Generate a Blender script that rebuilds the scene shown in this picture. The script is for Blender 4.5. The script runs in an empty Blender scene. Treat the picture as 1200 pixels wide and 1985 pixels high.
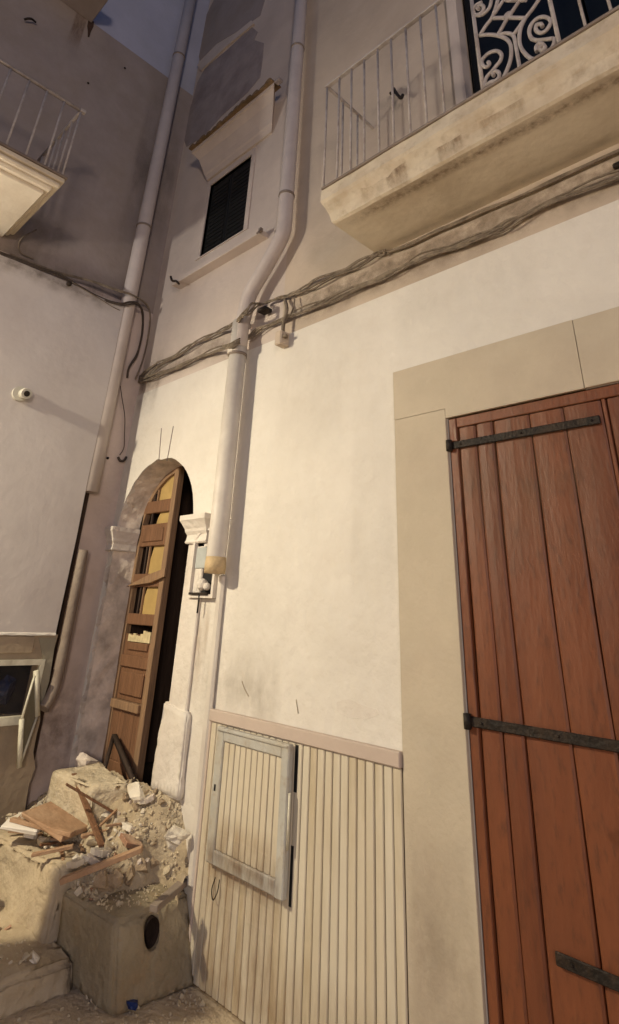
import bpy, bmesh, math, random
from mathutils import Vector, Matrix, noise
from mathutils.geometry import tessellate_polygon
random.seed(7)
sc = bpy.context.scene
COL = sc.collection

# ------------------------------------------------------------------ camera
FOC, PITCH, ROLL, YAW, PX, PY = 1108.1, 0.45105, 0.046186, 2.36484, 600.0, 654.2
CAM = Vector((0.0, -2.2, 1.474))
_fh = Vector((math.cos(YAW), math.sin(YAW), 0)); _r0 = Vector((math.sin(YAW), -math.cos(YAW), 0))
FW = math.cos(PITCH)*_fh + math.sin(PITCH)*Vector((0, 0, 1)); _u0 = _r0.cross(FW)
RT = math.cos(ROLL)*_r0 + math.sin(ROLL)*_u0; UP = -math.sin(ROLL)*_r0 + math.cos(ROLL)*_u0
cd = bpy.data.cameras.new('camera'); cam = bpy.data.objects.new('camera', cd); COL.objects.link(cam)
m = Matrix((RT, UP, -FW)).transposed().to_4x4(); m.translation = CAM; cam.matrix_world = m
cd.sensor_fit = 'HORIZONTAL'; cd.sensor_width = 36; cd.lens = 36*FOC/1200
cd.shift_y = (PY-992.5)/1200; cd.clip_end = 500; cd.clip_start = .05
sc.camera = cam

# ------------------------------------------------------------------ light
SUN_EL, SUN_ROT = math.radians(4.0), math.radians(250)
w = bpy.data.worlds.new('World'); sc.world = w; w.use_nodes = True
nt = w.node_tree; bg = nt.nodes['Background']; sky = nt.nodes.new('ShaderNodeTexSky')
sky.sky_type = 'NISHITA'; sky.sun_disc = False; sky.ozone_density = 6.0; sky.sun_elevation = SUN_EL; sky.sun_rotation = SUN_ROT
nt.links.new(sky.outputs[0], bg.inputs[0]); bg.inputs[1].default_value = 0.15

LAMP = Vector((-3.88, -3.05, 3.15))
def lamp(name, kind, loc, energy, col, **kw):
    d = bpy.data.lights.new(name, kind); d.energy = energy; d.color = col
    for k, v in kw.items(): setattr(d, k, v)
    o = bpy.data.objects.new(name, d); COL.objects.link(o); o.location = loc
    return o
lamp('lantern_light', 'POINT', LAMP, 112, (1.0, .94, .84), shadow_soft_size=.06)
o = lamp('lantern_downlight', 'SPOT', LAMP, 480, (1.0, .85, .55), spot_size=math.radians(150), spot_blend=1.0, shadow_soft_size=.05)
o.rotation_euler = (Vector((-2.4, -1.2, 0))-LAMP).to_track_quat('-Z', 'Y').to_euler()
# added warm fill behind the camera to the right, no lamp seen there
lamp('fill_light', 'POINT', (5.0, -6.0, 2.5), 960, (1.0, .82, .70), shadow_soft_size=.6)

vs = sc.view_settings; vs.view_transform = 'Standard'; vs.look = 'None'; vs.gamma = 1; vs.use_curve_mapping = False; vs.exposure = 0.0

# ------------------------------------------------------------------ placing helpers
def ray(u, v): return FW*FOC + RT*(u-PX) - UP*(v-PY)
WX = -4.27                                    # plane of the left wall
def A(u, v, off=0.0):                         # point seen at photo pixel, lying `off` in front of the right wall
    d = ray(u, v); return CAM + d*((-off-CAM.y)/d.y)
def Bp(u, v, off=0.0):                        # same on the left wall
    d = ray(u, v); return CAM + d*((WX+off-CAM.x)/d.x)
def G(u, v, z=0.0):
    d = ray(u, v); return CAM + d*((z-CAM.z)/d.z)

# ------------------------------------------------------------------ materials
def lin(c): return tuple(c)+(1,)
def mat(name, c, rough=.85, var=.12, scale=6, bump=.25, bscale=40, c2=None, c2amt=.5, c2scale=1.5, stretch=(1, 1, 1), metal=0, spec=.3, bdist=.01, c3=None, c3scale=5, c3amt=.4, grain=0, gs=(45, 45, 1.3)):
    M = bpy.data.materials.new(name); M.use_nodes = True; t = M.node_tree; N = t.nodes; L = t.links
    b = N['Principled BSDF']; b.inputs['Roughness'].default_value = rough; b.inputs['Metallic'].default_value = metal
    b.inputs['Specular IOR Level'].default_value = spec
    g = N.new('ShaderNodeNewGeometry'); mp = N.new('ShaderNodeMapping'); mp.inputs['Scale'].default_value = stretch
    L.new(g.outputs['Position'], mp.inputs[0])
    n1 = N.new('ShaderNodeTexNoise'); n1.inputs['Scale'].default_value = scale; n1.inputs['Detail'].default_value = 8; n1.inputs['Roughness'].default_value = .65
    L.new(mp.outputs[0], n1.inputs[0])
    r = N.new('ShaderNodeValToRGB'); e = r.color_ramp.elements
    e[0].position = .3; e[1].position = .7
    e[0].color = lin([x*(1-var) for x in c]); e[1].color = lin([min(1, x*(1+var)) for x in c])
    L.new(n1.outputs['Fac'], r.inputs[0]); out = r.outputs[0]
    for cc, cs, ca, lo in ((c2, c2scale, c2amt, .5), (c3, c3scale, c3amt, .56)):
        if cc:
            n2 = N.new('ShaderNodeTexNoise'); n2.inputs['Scale'].default_value = cs; n2.inputs['Detail'].default_value = 7; n2.inputs['Roughness'].default_value = .6
            L.new(mp.outputs[0], n2.inputs[0])
            r2 = N.new('ShaderNodeValToRGB'); r2.color_ramp.elements[0].position = lo-.05; r2.color_ramp.elements[1].position = lo+.2
            r2.color_ramp.elements[1].color = (ca, ca, ca, 1); L.new(n2.outputs['Fac'], r2.inputs[0])
            mx = N.new('ShaderNodeMix'); mx.data_type = 'RGBA'; L.new(r2.outputs[0], mx.inputs[0]); L.new(out, mx.inputs[6]); mx.inputs[7].default_value = lin(cc)
            out = mx.outputs[2]
    if grain:
        mg = N.new('ShaderNodeMapping'); mg.inputs['Scale'].default_value = gs; L.new(g.outputs['Position'], mg.inputs[0])
        ng = N.new('ShaderNodeTexNoise'); ng.inputs['Scale'].default_value = 2.2; ng.inputs['Detail'].default_value = 9; ng.inputs['Roughness'].default_value = .7; ng.inputs['Distortion'].default_value = .6
        L.new(mg.outputs[0], ng.inputs[0]); rg = N.new('ShaderNodeMapRange'); rg.inputs['From Min'].default_value = .3; rg.inputs['From Max'].default_value = .7
        rg.inputs['To Min'].default_value = 1-grain; rg.inputs['To Max'].default_value = 1+grain*.6; L.new(ng.outputs['Fac'], rg.inputs['Value'])
        mm = N.new('ShaderNodeVectorMath'); mm.operation = 'SCALE'; L.new(out, mm.inputs[0]); L.new(rg.outputs[0], mm.inputs['Scale']); out = mm.outputs[0]
    L.new(out, b.inputs['Base Color'])
    n3 = N.new('ShaderNodeTexNoise'); n3.inputs['Scale'].default_value = bscale; n3.inputs['Detail'].default_value = 6
    L.new(mp.outputs[0], n3.inputs[0])
    n4 = N.new('ShaderNodeTexNoise'); n4.inputs['Scale'].default_value = bscale*.12; n4.inputs['Detail'].default_value = 3
    L.new(mp.outputs[0], n4.inputs[0])
    ad = N.new('ShaderNodeMath'); ad.operation = 'MULTIPLY_ADD'; L.new(n4.outputs['Fac'], ad.inputs[0]); ad.inputs[1].default_value = 3.0; L.new(n3.outputs['Fac'], ad.inputs[2])
    bp = N.new('ShaderNodeBump'); bp.inputs['Strength'].default_value = bump; bp.inputs['Distance'].default_value = bdist
    L.new(ad.outputs[0], bp.inputs['Height']); L.new(bp.outputs[0], b.inputs['Normal'])
    return M
M = {}
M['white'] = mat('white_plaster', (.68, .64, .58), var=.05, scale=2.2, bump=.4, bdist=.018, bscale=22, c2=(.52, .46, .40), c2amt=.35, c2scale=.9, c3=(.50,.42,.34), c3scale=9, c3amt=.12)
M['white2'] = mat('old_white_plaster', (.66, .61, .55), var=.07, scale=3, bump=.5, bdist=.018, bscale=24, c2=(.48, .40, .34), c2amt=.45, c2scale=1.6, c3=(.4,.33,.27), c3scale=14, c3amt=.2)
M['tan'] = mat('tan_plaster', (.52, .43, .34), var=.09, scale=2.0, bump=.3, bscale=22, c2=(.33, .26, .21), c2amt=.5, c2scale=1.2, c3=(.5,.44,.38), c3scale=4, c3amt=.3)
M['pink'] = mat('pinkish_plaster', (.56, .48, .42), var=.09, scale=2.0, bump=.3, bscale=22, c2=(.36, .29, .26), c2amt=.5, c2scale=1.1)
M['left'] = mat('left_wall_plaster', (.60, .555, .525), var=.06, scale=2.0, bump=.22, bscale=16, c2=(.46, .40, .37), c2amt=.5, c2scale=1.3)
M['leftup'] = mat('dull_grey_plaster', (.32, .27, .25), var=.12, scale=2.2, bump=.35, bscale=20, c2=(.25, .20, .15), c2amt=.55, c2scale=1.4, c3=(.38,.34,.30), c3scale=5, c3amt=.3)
M['strip'] = mat('brownish_pink_plaster', (.58, .48, .43), var=.07, scale=2.2, bump=.35, bscale=20, c2=(.42, .34, .30), c2amt=.6, c2scale=1.6, c3=(.30,.22,.17), c3scale=5, c3amt=.3)
M['blue'] = mat('bluish_grey_plaster', (.40, .41, .50), var=.08, scale=2.0, bump=.3, bscale=20, c2=(.34, .35, .38), c2amt=.5)
M['mud'] = mat('brown_render', (.34, .27, .19), var=.15, scale=3.0, bump=.5, bscale=24, c2=(.24, .19, .13), c2amt=.6, c2scale=2.4)
M['mudg'] = mat('greenish_render', (.30, .27, .20), var=.15, scale=4.0, bump=.6, bscale=24, c2=(.21, .20, .15), c2amt=.6, c2scale=4)
M['patch'] = mat('dark_grey_plaster', (.31, .265, .255), var=.15, scale=5.0, bump=.6, bscale=24, c2=(.17, .13, .13), c2amt=.6, c2scale=3)
M['raw'] = mat('bare_masonry', (.66, .57, .49), var=.12, scale=9, bump=.9, bscale=30, c2=(.22, .18, .15), c2amt=.7, c2scale=6)
M['stone'] = mat('tan_stone', (.50, .43, .33), var=.06, scale=3, bump=.3, bscale=45, c2=(.40, .32, .25), c2amt=.5, c2scale=1.8, c3=(.52,.47,.38), c3scale=7, c3amt=.25)
M['soffit'] = mat('cream_soffit', (.68, .60, .47), var=.08, scale=3, bump=.2, bscale=30, c2=(.42, .33, .22), c2amt=.6, c2scale=1.6)
M['fascia'] = mat('stained_cream_edge', (.60, .52, .40), var=.10, scale=8, bump=.5, bscale=34, c2=(.42, .31, .20), c2amt=.6, c2scale=5, c3=(.26,.18,.11), c3scale=18, c3amt=.5)
M['red'] = mat('red_painted_wood', (.178, .057, .023), rough=.5, var=.10, scale=6, stretch=(2, 2, .6), bump=.25, bscale=30, c2=(.115, .037, .018), c2amt=.45, c2scale=2.5, spec=.35, c3=(.06, .025, .015), c3scale=30, c3amt=.6, grain=.06)
M['red2'] = mat('red_painted_wood_darker', (.150, .047, .020), rough=.5, var=.12, scale=5, stretch=(2, 2, .6), bump=.25, bscale=30, c2=(.20, .07, .03), c2amt=.45, c2scale=2, spec=.35, c3=(.06, .025, .015), c3scale=24, c3amt=.6, grain=.06)
M['redworn'] = mat('worn_red_wood', (.22, .10, .065), rough=.7, var=.25, scale=20, stretch=(3, 3, .6), bump=.5, bscale=40, c2=(.42, .32, .25), c2amt=.8, c2scale=16)
M['iron'] = mat('dark_iron', (.022, .017, .014), rough=.6, var=.3, scale=40, bump=.5, bscale=90, metal=.3, c2=(.06, .035, .02), c2amt=.5, c2scale=20)
M['rail'] = mat('grey_painted_iron', (.46, .41, .38), rough=.6, var=.15, scale=30, bump=.2, bscale=80, c2=(.18, .12, .08), c2amt=.5, c2scale=12)
M['dark'] = mat('dark_interior', (.008, .008, .009), rough=.6, var=.2, bump=0)
M['shut'] = mat('dark_green_shutter', (.005, .006, .006), rough=.5, var=.2, bump=.1)
M['pipe'] = mat('cream_painted_pipe', (.60, .55, .49), rough=.5, var=.07, scale=6, bump=.15, bscale=20, c2=(.42, .36, .32), c2amt=.5, c2scale=4)
M['pipepink'] = mat('greyish_pipe', (.50, .44, .41), rough=.55, var=.07, scale=6, bump=.15, bscale=20, c2=(.38, .33, .32), c2amt=.5, c2scale=4)
M['rust'] = mat('rusty_collar', (.50, .37, .21), rough=.7, var=.2, scale=20, bump=.4, bscale=60)
M['oldpipe'] = mat('brown_old_pipe', (.27, .22, .18), rough=.7, var=.2, scale=12, bump=.5, bscale=40, c2=(.14, .10, .08), c2amt=.7, c2scale=6)
M['cable'] = mat('dusty_cable', (.17, .135, .10), rough=.9, var=.35, scale=30, bump=.6, bscale=80, c2=(.33, .27, .20), c2amt=.7, c2scale=14)
M['black'] = mat('black_cable', (.06, .045, .035), rough=.7, var=.3, scale=30, bump=.3)
M['beadA'] = mat('cream_board', (.60, .54, .43), var=.05, scale=5, stretch=(3, 3, .5), bump=.15, bscale=50, c2=(.44, .34, .20), c2amt=.5, c2scale=2.2, rough=.6)
M['beadB'] = mat('cream_board_dirty', (.59, .52, .40), var=.05, scale=5, stretch=(3, 3, .5), bump=.15, bscale=50, c2=(.36, .27, .14), c2amt=.6, c2scale=3, rough=.6)
M['joint'] = mat('dark_joint', (.12, .085, .055), var=.3, scale=30, bump=.3)
M['trim'] = mat('pinkish_trim', (.50, .41, .35), var=.06, scale=6, bump=.15, bscale=40, c2=(.42, .34, .29), c2amt=.5)
M['bluegrey'] = mat('pale_blue_grey_paint', (.43, .42, .385), rough=.6, var=.1, scale=8, bump=.3, bscale=50, c2=(.45, .38, .27), c2amt=.6, c2scale=7, c3=(.28,.18,.09), c3scale=22, c3amt=.5)
M['oak'] = mat('old_brown_wood', (.21, .105, .055), grain=.3, rough=.65, var=.2, scale=8, stretch=(6, 6, .7), bump=.5, bscale=30, c2=(.16, .08, .04), c2amt=.6, c2scale=4)
M['oakl'] = mat('pale_worn_wood', (.29, .18, .105), grain=.3, rough=.7, var=.2, scale=8, stretch=(6, 6, .7), bump=.5, bscale=30, c2=(.24, .14, .07), c2amt=.5, c2scale=4)
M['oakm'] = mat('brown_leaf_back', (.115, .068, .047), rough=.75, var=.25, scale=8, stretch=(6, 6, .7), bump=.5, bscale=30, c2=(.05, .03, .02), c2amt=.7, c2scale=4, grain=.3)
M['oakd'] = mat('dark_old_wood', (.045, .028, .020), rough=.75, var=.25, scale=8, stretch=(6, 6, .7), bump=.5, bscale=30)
M['yellow'] = mat('yellow_pane', (.45, .31, .12), rough=.5, var=.15, scale=7, bump=.2, bscale=20, c2=(.38, .24, .08), c2amt=.5, c2scale=5)
M['cream'] = mat('splintered_pale_wood', (.60, .50, .30), rough=.8, var=.2, scale=20, bump=.6, bscale=60)
M['frame'] = mat('pale_green_grey_frame', (.64, .61, .49), rough=.6, var=.1, scale=10, bump=.3, bscale=60, c2=(.34, .30, .21), c2amt=.6, c2scale=8)
M['rub'] = mat('pale_rubble', (.50, .42, .30), var=.2, scale=9, bump=.9, bscale=50, c2=(.36, .28, .18), c2amt=.6, c2scale=6, c3=(.6,.54,.44), c3scale=14, c3amt=.5, bdist=.012)
M['rubr'] = mat('reddish_rubble', (.34, .19, .12), var=.2, scale=12, bump=.8, bscale=50, c2=(.45, .36, .26), c2amt=.7, c2scale=9)
M['dust'] = mat('brown_mortar_dust', (.37, .295, .20), var=.2, scale=11, bump=.7, bscale=70, bdist=.012, c2=(.50, .43, .32), c2amt=.6, c2scale=7)
M['rubw'] = mat('white_plaster_chunk', (.68, .62, .52), var=.15, scale=9, bump=.7, bscale=50, c2=(.42, .33, .22), c2amt=.5, c2scale=6, bdist=.012)
M['rubd'] = mat('brown_rubble', (.33, .25, .17), var=.25, scale=9, bump=.9, bscale=50, c2=(.22, .16, .10), c2amt=.6, c2scale=6, bdist=.015)
M['conc'] = mat('stained_concrete', (.30, .25, .17), var=.15, scale=6, bump=.7, bscale=40, c2=(.22, .17, .10), c2amt=.7, c2scale=3.2, c3=(.30,.17,.07), c3scale=5, c3amt=.5, bdist=.015)
M['step'] = mat('worn_step_stone', (.44, .36, .25), var=.14, scale=5, bump=.7, bscale=30, c2=(.30, .23, .15), c2amt=.6, c2scale=3, bdist=.018)
M['ground'] = mat('dusty_paving', (.46, .37, .26), var=.18, scale=7, bump=.8, bscale=45, c2=(.22, .17, .12), c2amt=.6, c2scale=2.2, c3=(.45,.38,.28), c3scale=20, c3amt=.5, bdist=.015)
M['debw'] = mat('debris_wood', (.36, .22, .13), rough=.75, var=.2, scale=14, bump=.5, bscale=50, c2=(.42, .30, .20), c2amt=.6, c2scale=7)
M['tile'] = mat('mossy_tile', (.20, .13, .07), var=.3, scale=20, bump=.8, bscale=60, c2=(.10, .08, .04), c2amt=.7, c2scale=18)
M['stain'] = mat('dark_red_stain', (.06, .035, .025), var=.4, scale=20, bump=.3)
M['plastic'] = mat('cream_plastic', (.55, .52, .44), rough=.4, var=.05, bump=.05)
M['gmeter'] = mat('grey_meter_cover', (.40, .42, .41), rough=.4, var=.12, scale=14, bump=.1)
M['bluep'] = mat('blue_plastic', (.015, .03, .12), rough=.4, var=.2, bump=.1)
M['bluedark'] = mat('blue_dark_metal', (.012, .018, .045), rough=.35, var=.3, scale=12, bump=.3)

# ------------------------------------------------------------------ mesh helpers
def link(name, bm, material, parent=None, smooth=False, world=True):
    me = bpy.data.meshes.new(name); bm.normal_update(); bm.to_mesh(me); bm.free()
    mats = material if isinstance(material, (list, tuple)) else [material]
    for x in mats: me.materials.append(M[x])
    if smooth:
        for p in me.polygons: p.use_smooth = True
    o = bpy.data.objects.new(name, me); COL.objects.link(o)
    if parent:
        o.parent = parent; o.matrix_parent_inverse = Matrix.Translation(parent_world(parent)).inverted()
    return o
def parent_world(p):
    v = Vector(p.location)
    while p.parent:
        v = v + (Vector(p.parent.location) if False else Vector((0, 0, 0))); p = p.parent
    return v
def thing(name, label, cat, loc=(0, 0, 0), group=None):
    o = bpy.data.objects.new(name, None); COL.objects.link(o); o.location = loc; o.empty_display_size = .1
    return tag(o, label, cat, group)
def tag(o, label, cat, group=None, kind=None):
    if label: o['label'] = label
    if cat: o['category'] = cat
    if group: o['group'] = group
    if kind: o['kind'] = kind
    return o
def place(o, loc):                       # move mesh data so that the origin sits at loc (top-level meshes)
    loc = Vector(loc); o.data.transform(Matrix.Translation(-loc)); o.location = loc; return o
def bevel(bm, r, seg=1):
    if r > 0: bmesh.ops.bevel(bm, geom=bm.edges[:], offset=r, segments=seg, affect='EDGES', profile=.6)
def box(x0, x1, y0, y1, z0, z1, r=0.0, bm=None, jit=0.0):
    b = bmesh.new(); g = bmesh.ops.create_cube(b, size=1)
    for v in b.verts:
        v.co = Vector((x0+(v.co.x+.5)*(x1-x0), y0+(v.co.y+.5)*(y1-y0), z0+(v.co.z+.5)*(z1-z0)))
        if jit: v.co += Vector([random.uniform(-jit, jit) for _ in range(3)])
    bevel(b, r)
    if bm is None: return b
    join(bm, b); return bm
def join(bm, b):
    me = bpy.data.meshes.new('t'); b.to_mesh(me); b.free(); bm.from_mesh(me); bpy.data.meshes.remove(me)
def tube(pts, r, sides=10, bm=None, cap=True):
    own = bm is None; bm = bm or bmesh.new(); pts = [Vector(p) for p in pts]; rings = []
    n = None
    for i, p in enumerate(pts):
        t = ((pts[min(i+1, len(pts)-1)]-pts[max(i-1, 0)])).normalized()
        if n is None:
            n = t.orthogonal().normalized()
        n = (n - t*n.dot(t)); n = n.normalized() if n.length > 1e-5 else t.orthogonal().normalized()
        b = t.cross(n); rr = r[i] if isinstance(r, (list, tuple)) else r
        rings.append([bm.verts.new(p + (n*math.cos(a)+b*math.sin(a))*rr) for a in [2*math.pi*k/sides for k in range(sides)]])
    for a, b in zip(rings, rings[1:]):
        for k in range(sides):
            f = bm.faces.new((a[k], a[(k+1) % sides], b[(k+1) % sides], b[k])); f.smooth = True
    if cap: bm.faces.new(rings[0][::-1]); bm.faces.new(rings[-1])
    return bm
def smoothpath(pts, n=6):
    P = [Vector(p) for p in pts]; out = []
    for i in range(len(P)-1):
        p0, p1, p2, p3 = P[max(i-1, 0)], P[i], P[i+1], P[min(i+2, len(P)-1)]
        for k in range(n):
            t = k/n
            out.append(.5*((2*p1)+(p2-p0)*t+(2*p0-5*p1+4*p2-p3)*t*t+(3*p1-p0-3*p2+p3)*t**3))
    return out+[P[-1]]
def prism(poly, y0, y1, axis='y', bm=None, bev=0.0):
    """extrude a 2-D outline; axis y: (x,z) outline, axis x: (y,z) outline, axis z: (x,y)"""
    b = bmesh.new()
    def mk(p, d):
        return {'y': Vector((p[0], d, p[1])), 'x': Vector((d, p[0], p[1])), 'z': Vector((p[0], p[1], d))}[axis]
    a = [b.verts.new(mk(p, y0)) for p in poly]; c = [b.verts.new(mk(p, y1)) for p in poly]
    n = len(poly); b.faces.new(a); b.faces.new(c[::-1])
    for i in range(n): b.faces.new((a[i], a[(i+1) % n], c[(i+1) % n], c[i]))
    bmesh.ops.recalc_face_normals(b, faces=b.faces[:])
    bevel(b, bev)
    if bm is None: return b
    join(bm, b); return bm
def plate(outer, holes, front, back, axis='y', outer_sides=True):
    """flat wall with holes and real reveals. outlines are (a,z) pairs"""
    b = bmesh.new()
    def mk(p, d): return Vector((p[0], d, p[1])) if axis == 'y' else Vector((d, p[0], p[1]))
    loops = [outer]+holes
    flat = [p for l in loops for p in l]
    tris = tessellate_polygon([[Vector((p[0], p[1], 0)) for p in l] for l in loops])
    fv = [b.verts.new(mk(p, front)) for p in flat]; bv = [b.verts.new(mk(p, back)) for p in flat]
    for t in tris:
        try: b.faces.new([fv[i] for i in t]); b.faces.new([bv[i] for i in t][::-1])
        except ValueError: pass
    i0 = 0
    for li, l in enumerate(loops):
        n = len(l)
        for i in range(n):
            a, c = i0+i, i0+(i+1) % n
            b.faces.new((fv[a], fv[c], bv[c], bv[a]))
        i0 += n
    bmesh.ops.recalc_face_normals(b, faces=b.faces[:])
    return b
def xz(u, v, off=0): p = A(u, v, off); return (p.x, p.z)
def yz(u, v, off=0): p = Bp(u, v, off); return (p.y, p.z)

def rough_block(name, corners_b, corners_t, mm, label, cat, cuts=9, amp=.02, seed=1, hole=None, bev=.02, fr=6, raw=False):
    b = bmesh.new(); vb = [b.verts.new(p) for p in corners_b]; vt = [b.verts.new(p) for p in corners_t]; n = len(vb)
    b.faces.new(vb[::-1]); b.faces.new(vt)
    for i in range(n): b.faces.new((vb[i], vb[(i+1) % n], vt[(i+1) % n], vt[i]))
    bmesh.ops.recalc_face_normals(b, faces=b.faces[:])
    bmesh.ops.bevel(b, geom=b.edges[:], offset=bev, segments=3, affect='EDGES')
    bmesh.ops.triangulate(b, faces=b.faces[:])
    for _ in range(cuts):
        L = [e for e in b.edges if e.calc_length() > .045]
        if not L: break
        bmesh.ops.subdivide_edges(b, edges=L, cuts=1, use_grid_fill=False); bmesh.ops.triangulate(b, faces=b.faces[:])
    o = Vector((seed*3.1, seed, 0))
    b.normal_update()
    mv = {v: v.normal*(amp*noise.noise(v.co*fr+o)+amp*.5*noise.noise(v.co*fr*3.3+o)+amp*.25*noise.noise(v.co*fr*9+o)) for v in b.verts}
    for v, d in mv.items(): v.co += d
    for f in b.faces: f.smooth = True
    if raw: return b
    c = sum((Vector(p) for p in corners_b), Vector())/n
    ob = place(link(name, b, mm), c); 
    if label: tag(ob, label, cat)
    return ob

# ================================================================== SETTING: ground
bm = bmesh.new()
n = 60
vs_ = [[bm.verts.new((x, y, 0)) for y in (-60, -6, .0, 60)] for x in (-60, -6, 6, 60)]
for i in range(3):
    for j in range(3): bm.faces.new((vs_[i][j], vs_[i+1][j], vs_[i+1][j+1], vs_[i][j+1]))
tag(link('ground', bm, 'ground'), 'dusty beige street paving in front of the houses', None, kind='structure')

# ================================================================== OLD HOUSE (arched doorway + window)
DX0, DX1, DCX, DCZ, DR = -4.20, -3.22, -3.71, 1.97, .49
XS, XU = -2.985, -2.50                      # party line below / above the cable belt
ZB = 3.07
oldh = thing('old_house', 'old narrow house with a ruined arched doorway and one small dark window in the corner', 'house', (-3.55, .3, 0))
# doorway outline, the left side broken
def arch_loop(r, jit, zb=.30):
    pts = []
    zs = [zb]+[.62+.11*i for i in range(12)]
    for z in zs: pts.append((DCX+r+random.uniform(-jit, jit)*.2, z))
    for k in range(0, 25):
        a = math.pi*k/24; j = random.uniform(-jit, jit)*(1 if k > 9 else .2)
        pts.append((DCX+(r+j)*math.cos(a), DCZ+(r+j)*math.sin(a)))
    for z in zs[::-1]:
        d = 0
        if z < 1.74: pts.append((-4.262+random.uniform(0, .003), z)); continue
        pts.append((max(DCX-r+random.uniform(-jit, jit)*.5, -4.245), z))
    return pts
random.seed(3)
arch = arch_loop(DR, .010)
link('lower_wall', plate([(WX, 0), (XS, 0), (XS, ZB), (WX, ZB)], [arch], -.010, .16), 'white', oldh)
W = [xz(407, 361, 0), xz(489, 302, 0), xz(474, 445, 0), xz(390, 499, 0)]
wx0 = (W[0][0]+W[3][0])/2; wx1 = (W[1][0]+W[2][0])/2; wz1 = (W[0][1]+W[1][1])/2; wz0 = (W[2][1]+W[3][1])/2
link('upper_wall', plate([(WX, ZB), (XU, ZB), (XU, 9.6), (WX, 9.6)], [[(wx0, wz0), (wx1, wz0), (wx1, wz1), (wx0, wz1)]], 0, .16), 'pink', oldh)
# thick reveal ring behind front skin and room box
b = bmesh.new()
box(WX-.02, -2.6, 1.7, 1.75, 0, 3.0, bm=b); box(WX-.1, DX0-.002, .162, 1.75, 0, 3.0, bm=b); box(DX1+.002, -2.6, .162, 1.75, 0, 3.0, bm=b)
box(WX-.1, -2.6, .162, 1.75, 2.52, 3.0, bm=b); box(DX0-.001, DX1+.001, .162, 1.75, .2, .50, bm=b)
box(wx0-.1, wx1+.1, .165, .3, wz0-.1, wz1+.1, bm=b); link('dark_room', b, 'oakd', oldh)
# rough masonry lining of the broken left jamb and arch (recessed band between plaster and leaf)
b = bmesh.new()
rows = []
random.seed(5)
for (rr, y) in ((DR+.004, -.004), (DR-.004, .05), (DR-.012, .11), (DR-.02, .165)):
    row = []
    for k in range(0, 40):
        t = k/39
        if t < .45:
            z = .45+(DCZ-.45)*t/.45; p = Vector((DCX-rr, y, z))
        else:
            a = math.pi - (t-.45)/.55*math.pi*.78; p = Vector((DCX+rr*math.cos(a), y, DCZ+rr*math.sin(a)))
        q = noise.noise(p*9)*.022+noise.noise(p*30)*.010
        if p.z > 2.0: q *= .35
        c = Vector((DCX, y, min(p.z, DCZ))); d = (c-p).normalized()
        row.append(b.verts.new(p + d*(abs(q) if y > 0 else q*.3)))
    rows.append(row)
for r1, r2 in zip(rows, rows[1:]):
    for k in range(39): b.faces.new((r1[k], r1[k+1], r2[k+1], r2[k]))
link('rough_jamb_lining', b, 'raw', oldh)
# bulge of broken masonry at the foot of the left capital
def chunk(sz, seed, sub=2, rough=.18, flat=1.0):
    random.seed(seed)
    b = bmesh.new(); pts = []
    for i in range(14):
        v = Vector((random.gauss(0, 1), random.gauss(0, 1), random.gauss(0, 1))).normalized()
        v *= random.uniform(.72, 1.0); pts.append(b.verts.new((v.x*sz[0], v.y*sz[1], v.z*sz[2])))
    r = bmesh.ops.convex_hull(b, input=pts)
    bmesh.ops.delete(b, geom=[g for g in r['geom_interior'] if isinstance(g, bmesh.types.BMVert)], context='VERTS')
    if sub:
        bmesh.ops.subdivide_edges(b, edges=b.edges[:], cuts=sub, use_grid_fill=True)
        mx = min(sz)
        for v in b.verts:
            q = Vector((v.co.x/sz[0], v.co.y/sz[1], v.co.z/sz[2]))
            v.co += v.co.normalized()*mx*rough*noise.noise(q*2.3+Vector((seed, seed*2, 0)))
    return b
def chunk_obj(name, loc, sz, seed, material, rot=(0, 0, 0), parent=None, sub=2, rough=.25):
    b = chunk(sz, seed, sub, rough)
    bmesh.ops.rotate(b, verts=b.verts[:], matrix=Matrix.Rotation(rot[2], 3, 'Z') @ Matrix.Rotation(rot[1], 3, 'Y') @ Matrix.Rotation(rot[0], 3, 'X'))
    bmesh.ops.translate(b, verts=b.verts[:], vec=Vector(loc))
    return link(name, b, material, parent)
# exposed masonry strip replaces plaster on the left jamb below the capital
b = bmesh.new(); gr = []
for i in range(60):
    z = .45+i*.0225; row = []
    top = max(0, (z-1.66)/.10); top = min(1, top)
    for k in range(11):
        t = k/10; x = -4.266+.066*t; y = -.014+.185*t
        q = noise.noise(Vector((x*14, y*9, z*7)))*.022+noise.noise(Vector((x*40, y*30, z*26)))*.012
        n_ = Vector((.94, -.34)); x += n_.x*(q+.012*math.sin(math.pi*t)); y += n_.y*q
        row.append(b.verts.new((max(x, -4.268), y, z+.02*top*noise.noise(Vector((t*5, 2, 3))))))
    gr.append(row)
for r1, r2 in zip(gr, gr[1:]):
    for k in range(10): b.faces.new((r1[k], r1[k+1], r2[k+1], r2[k]))
link('bare_jamb_masonry', b, 'raw', oldh)
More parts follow.
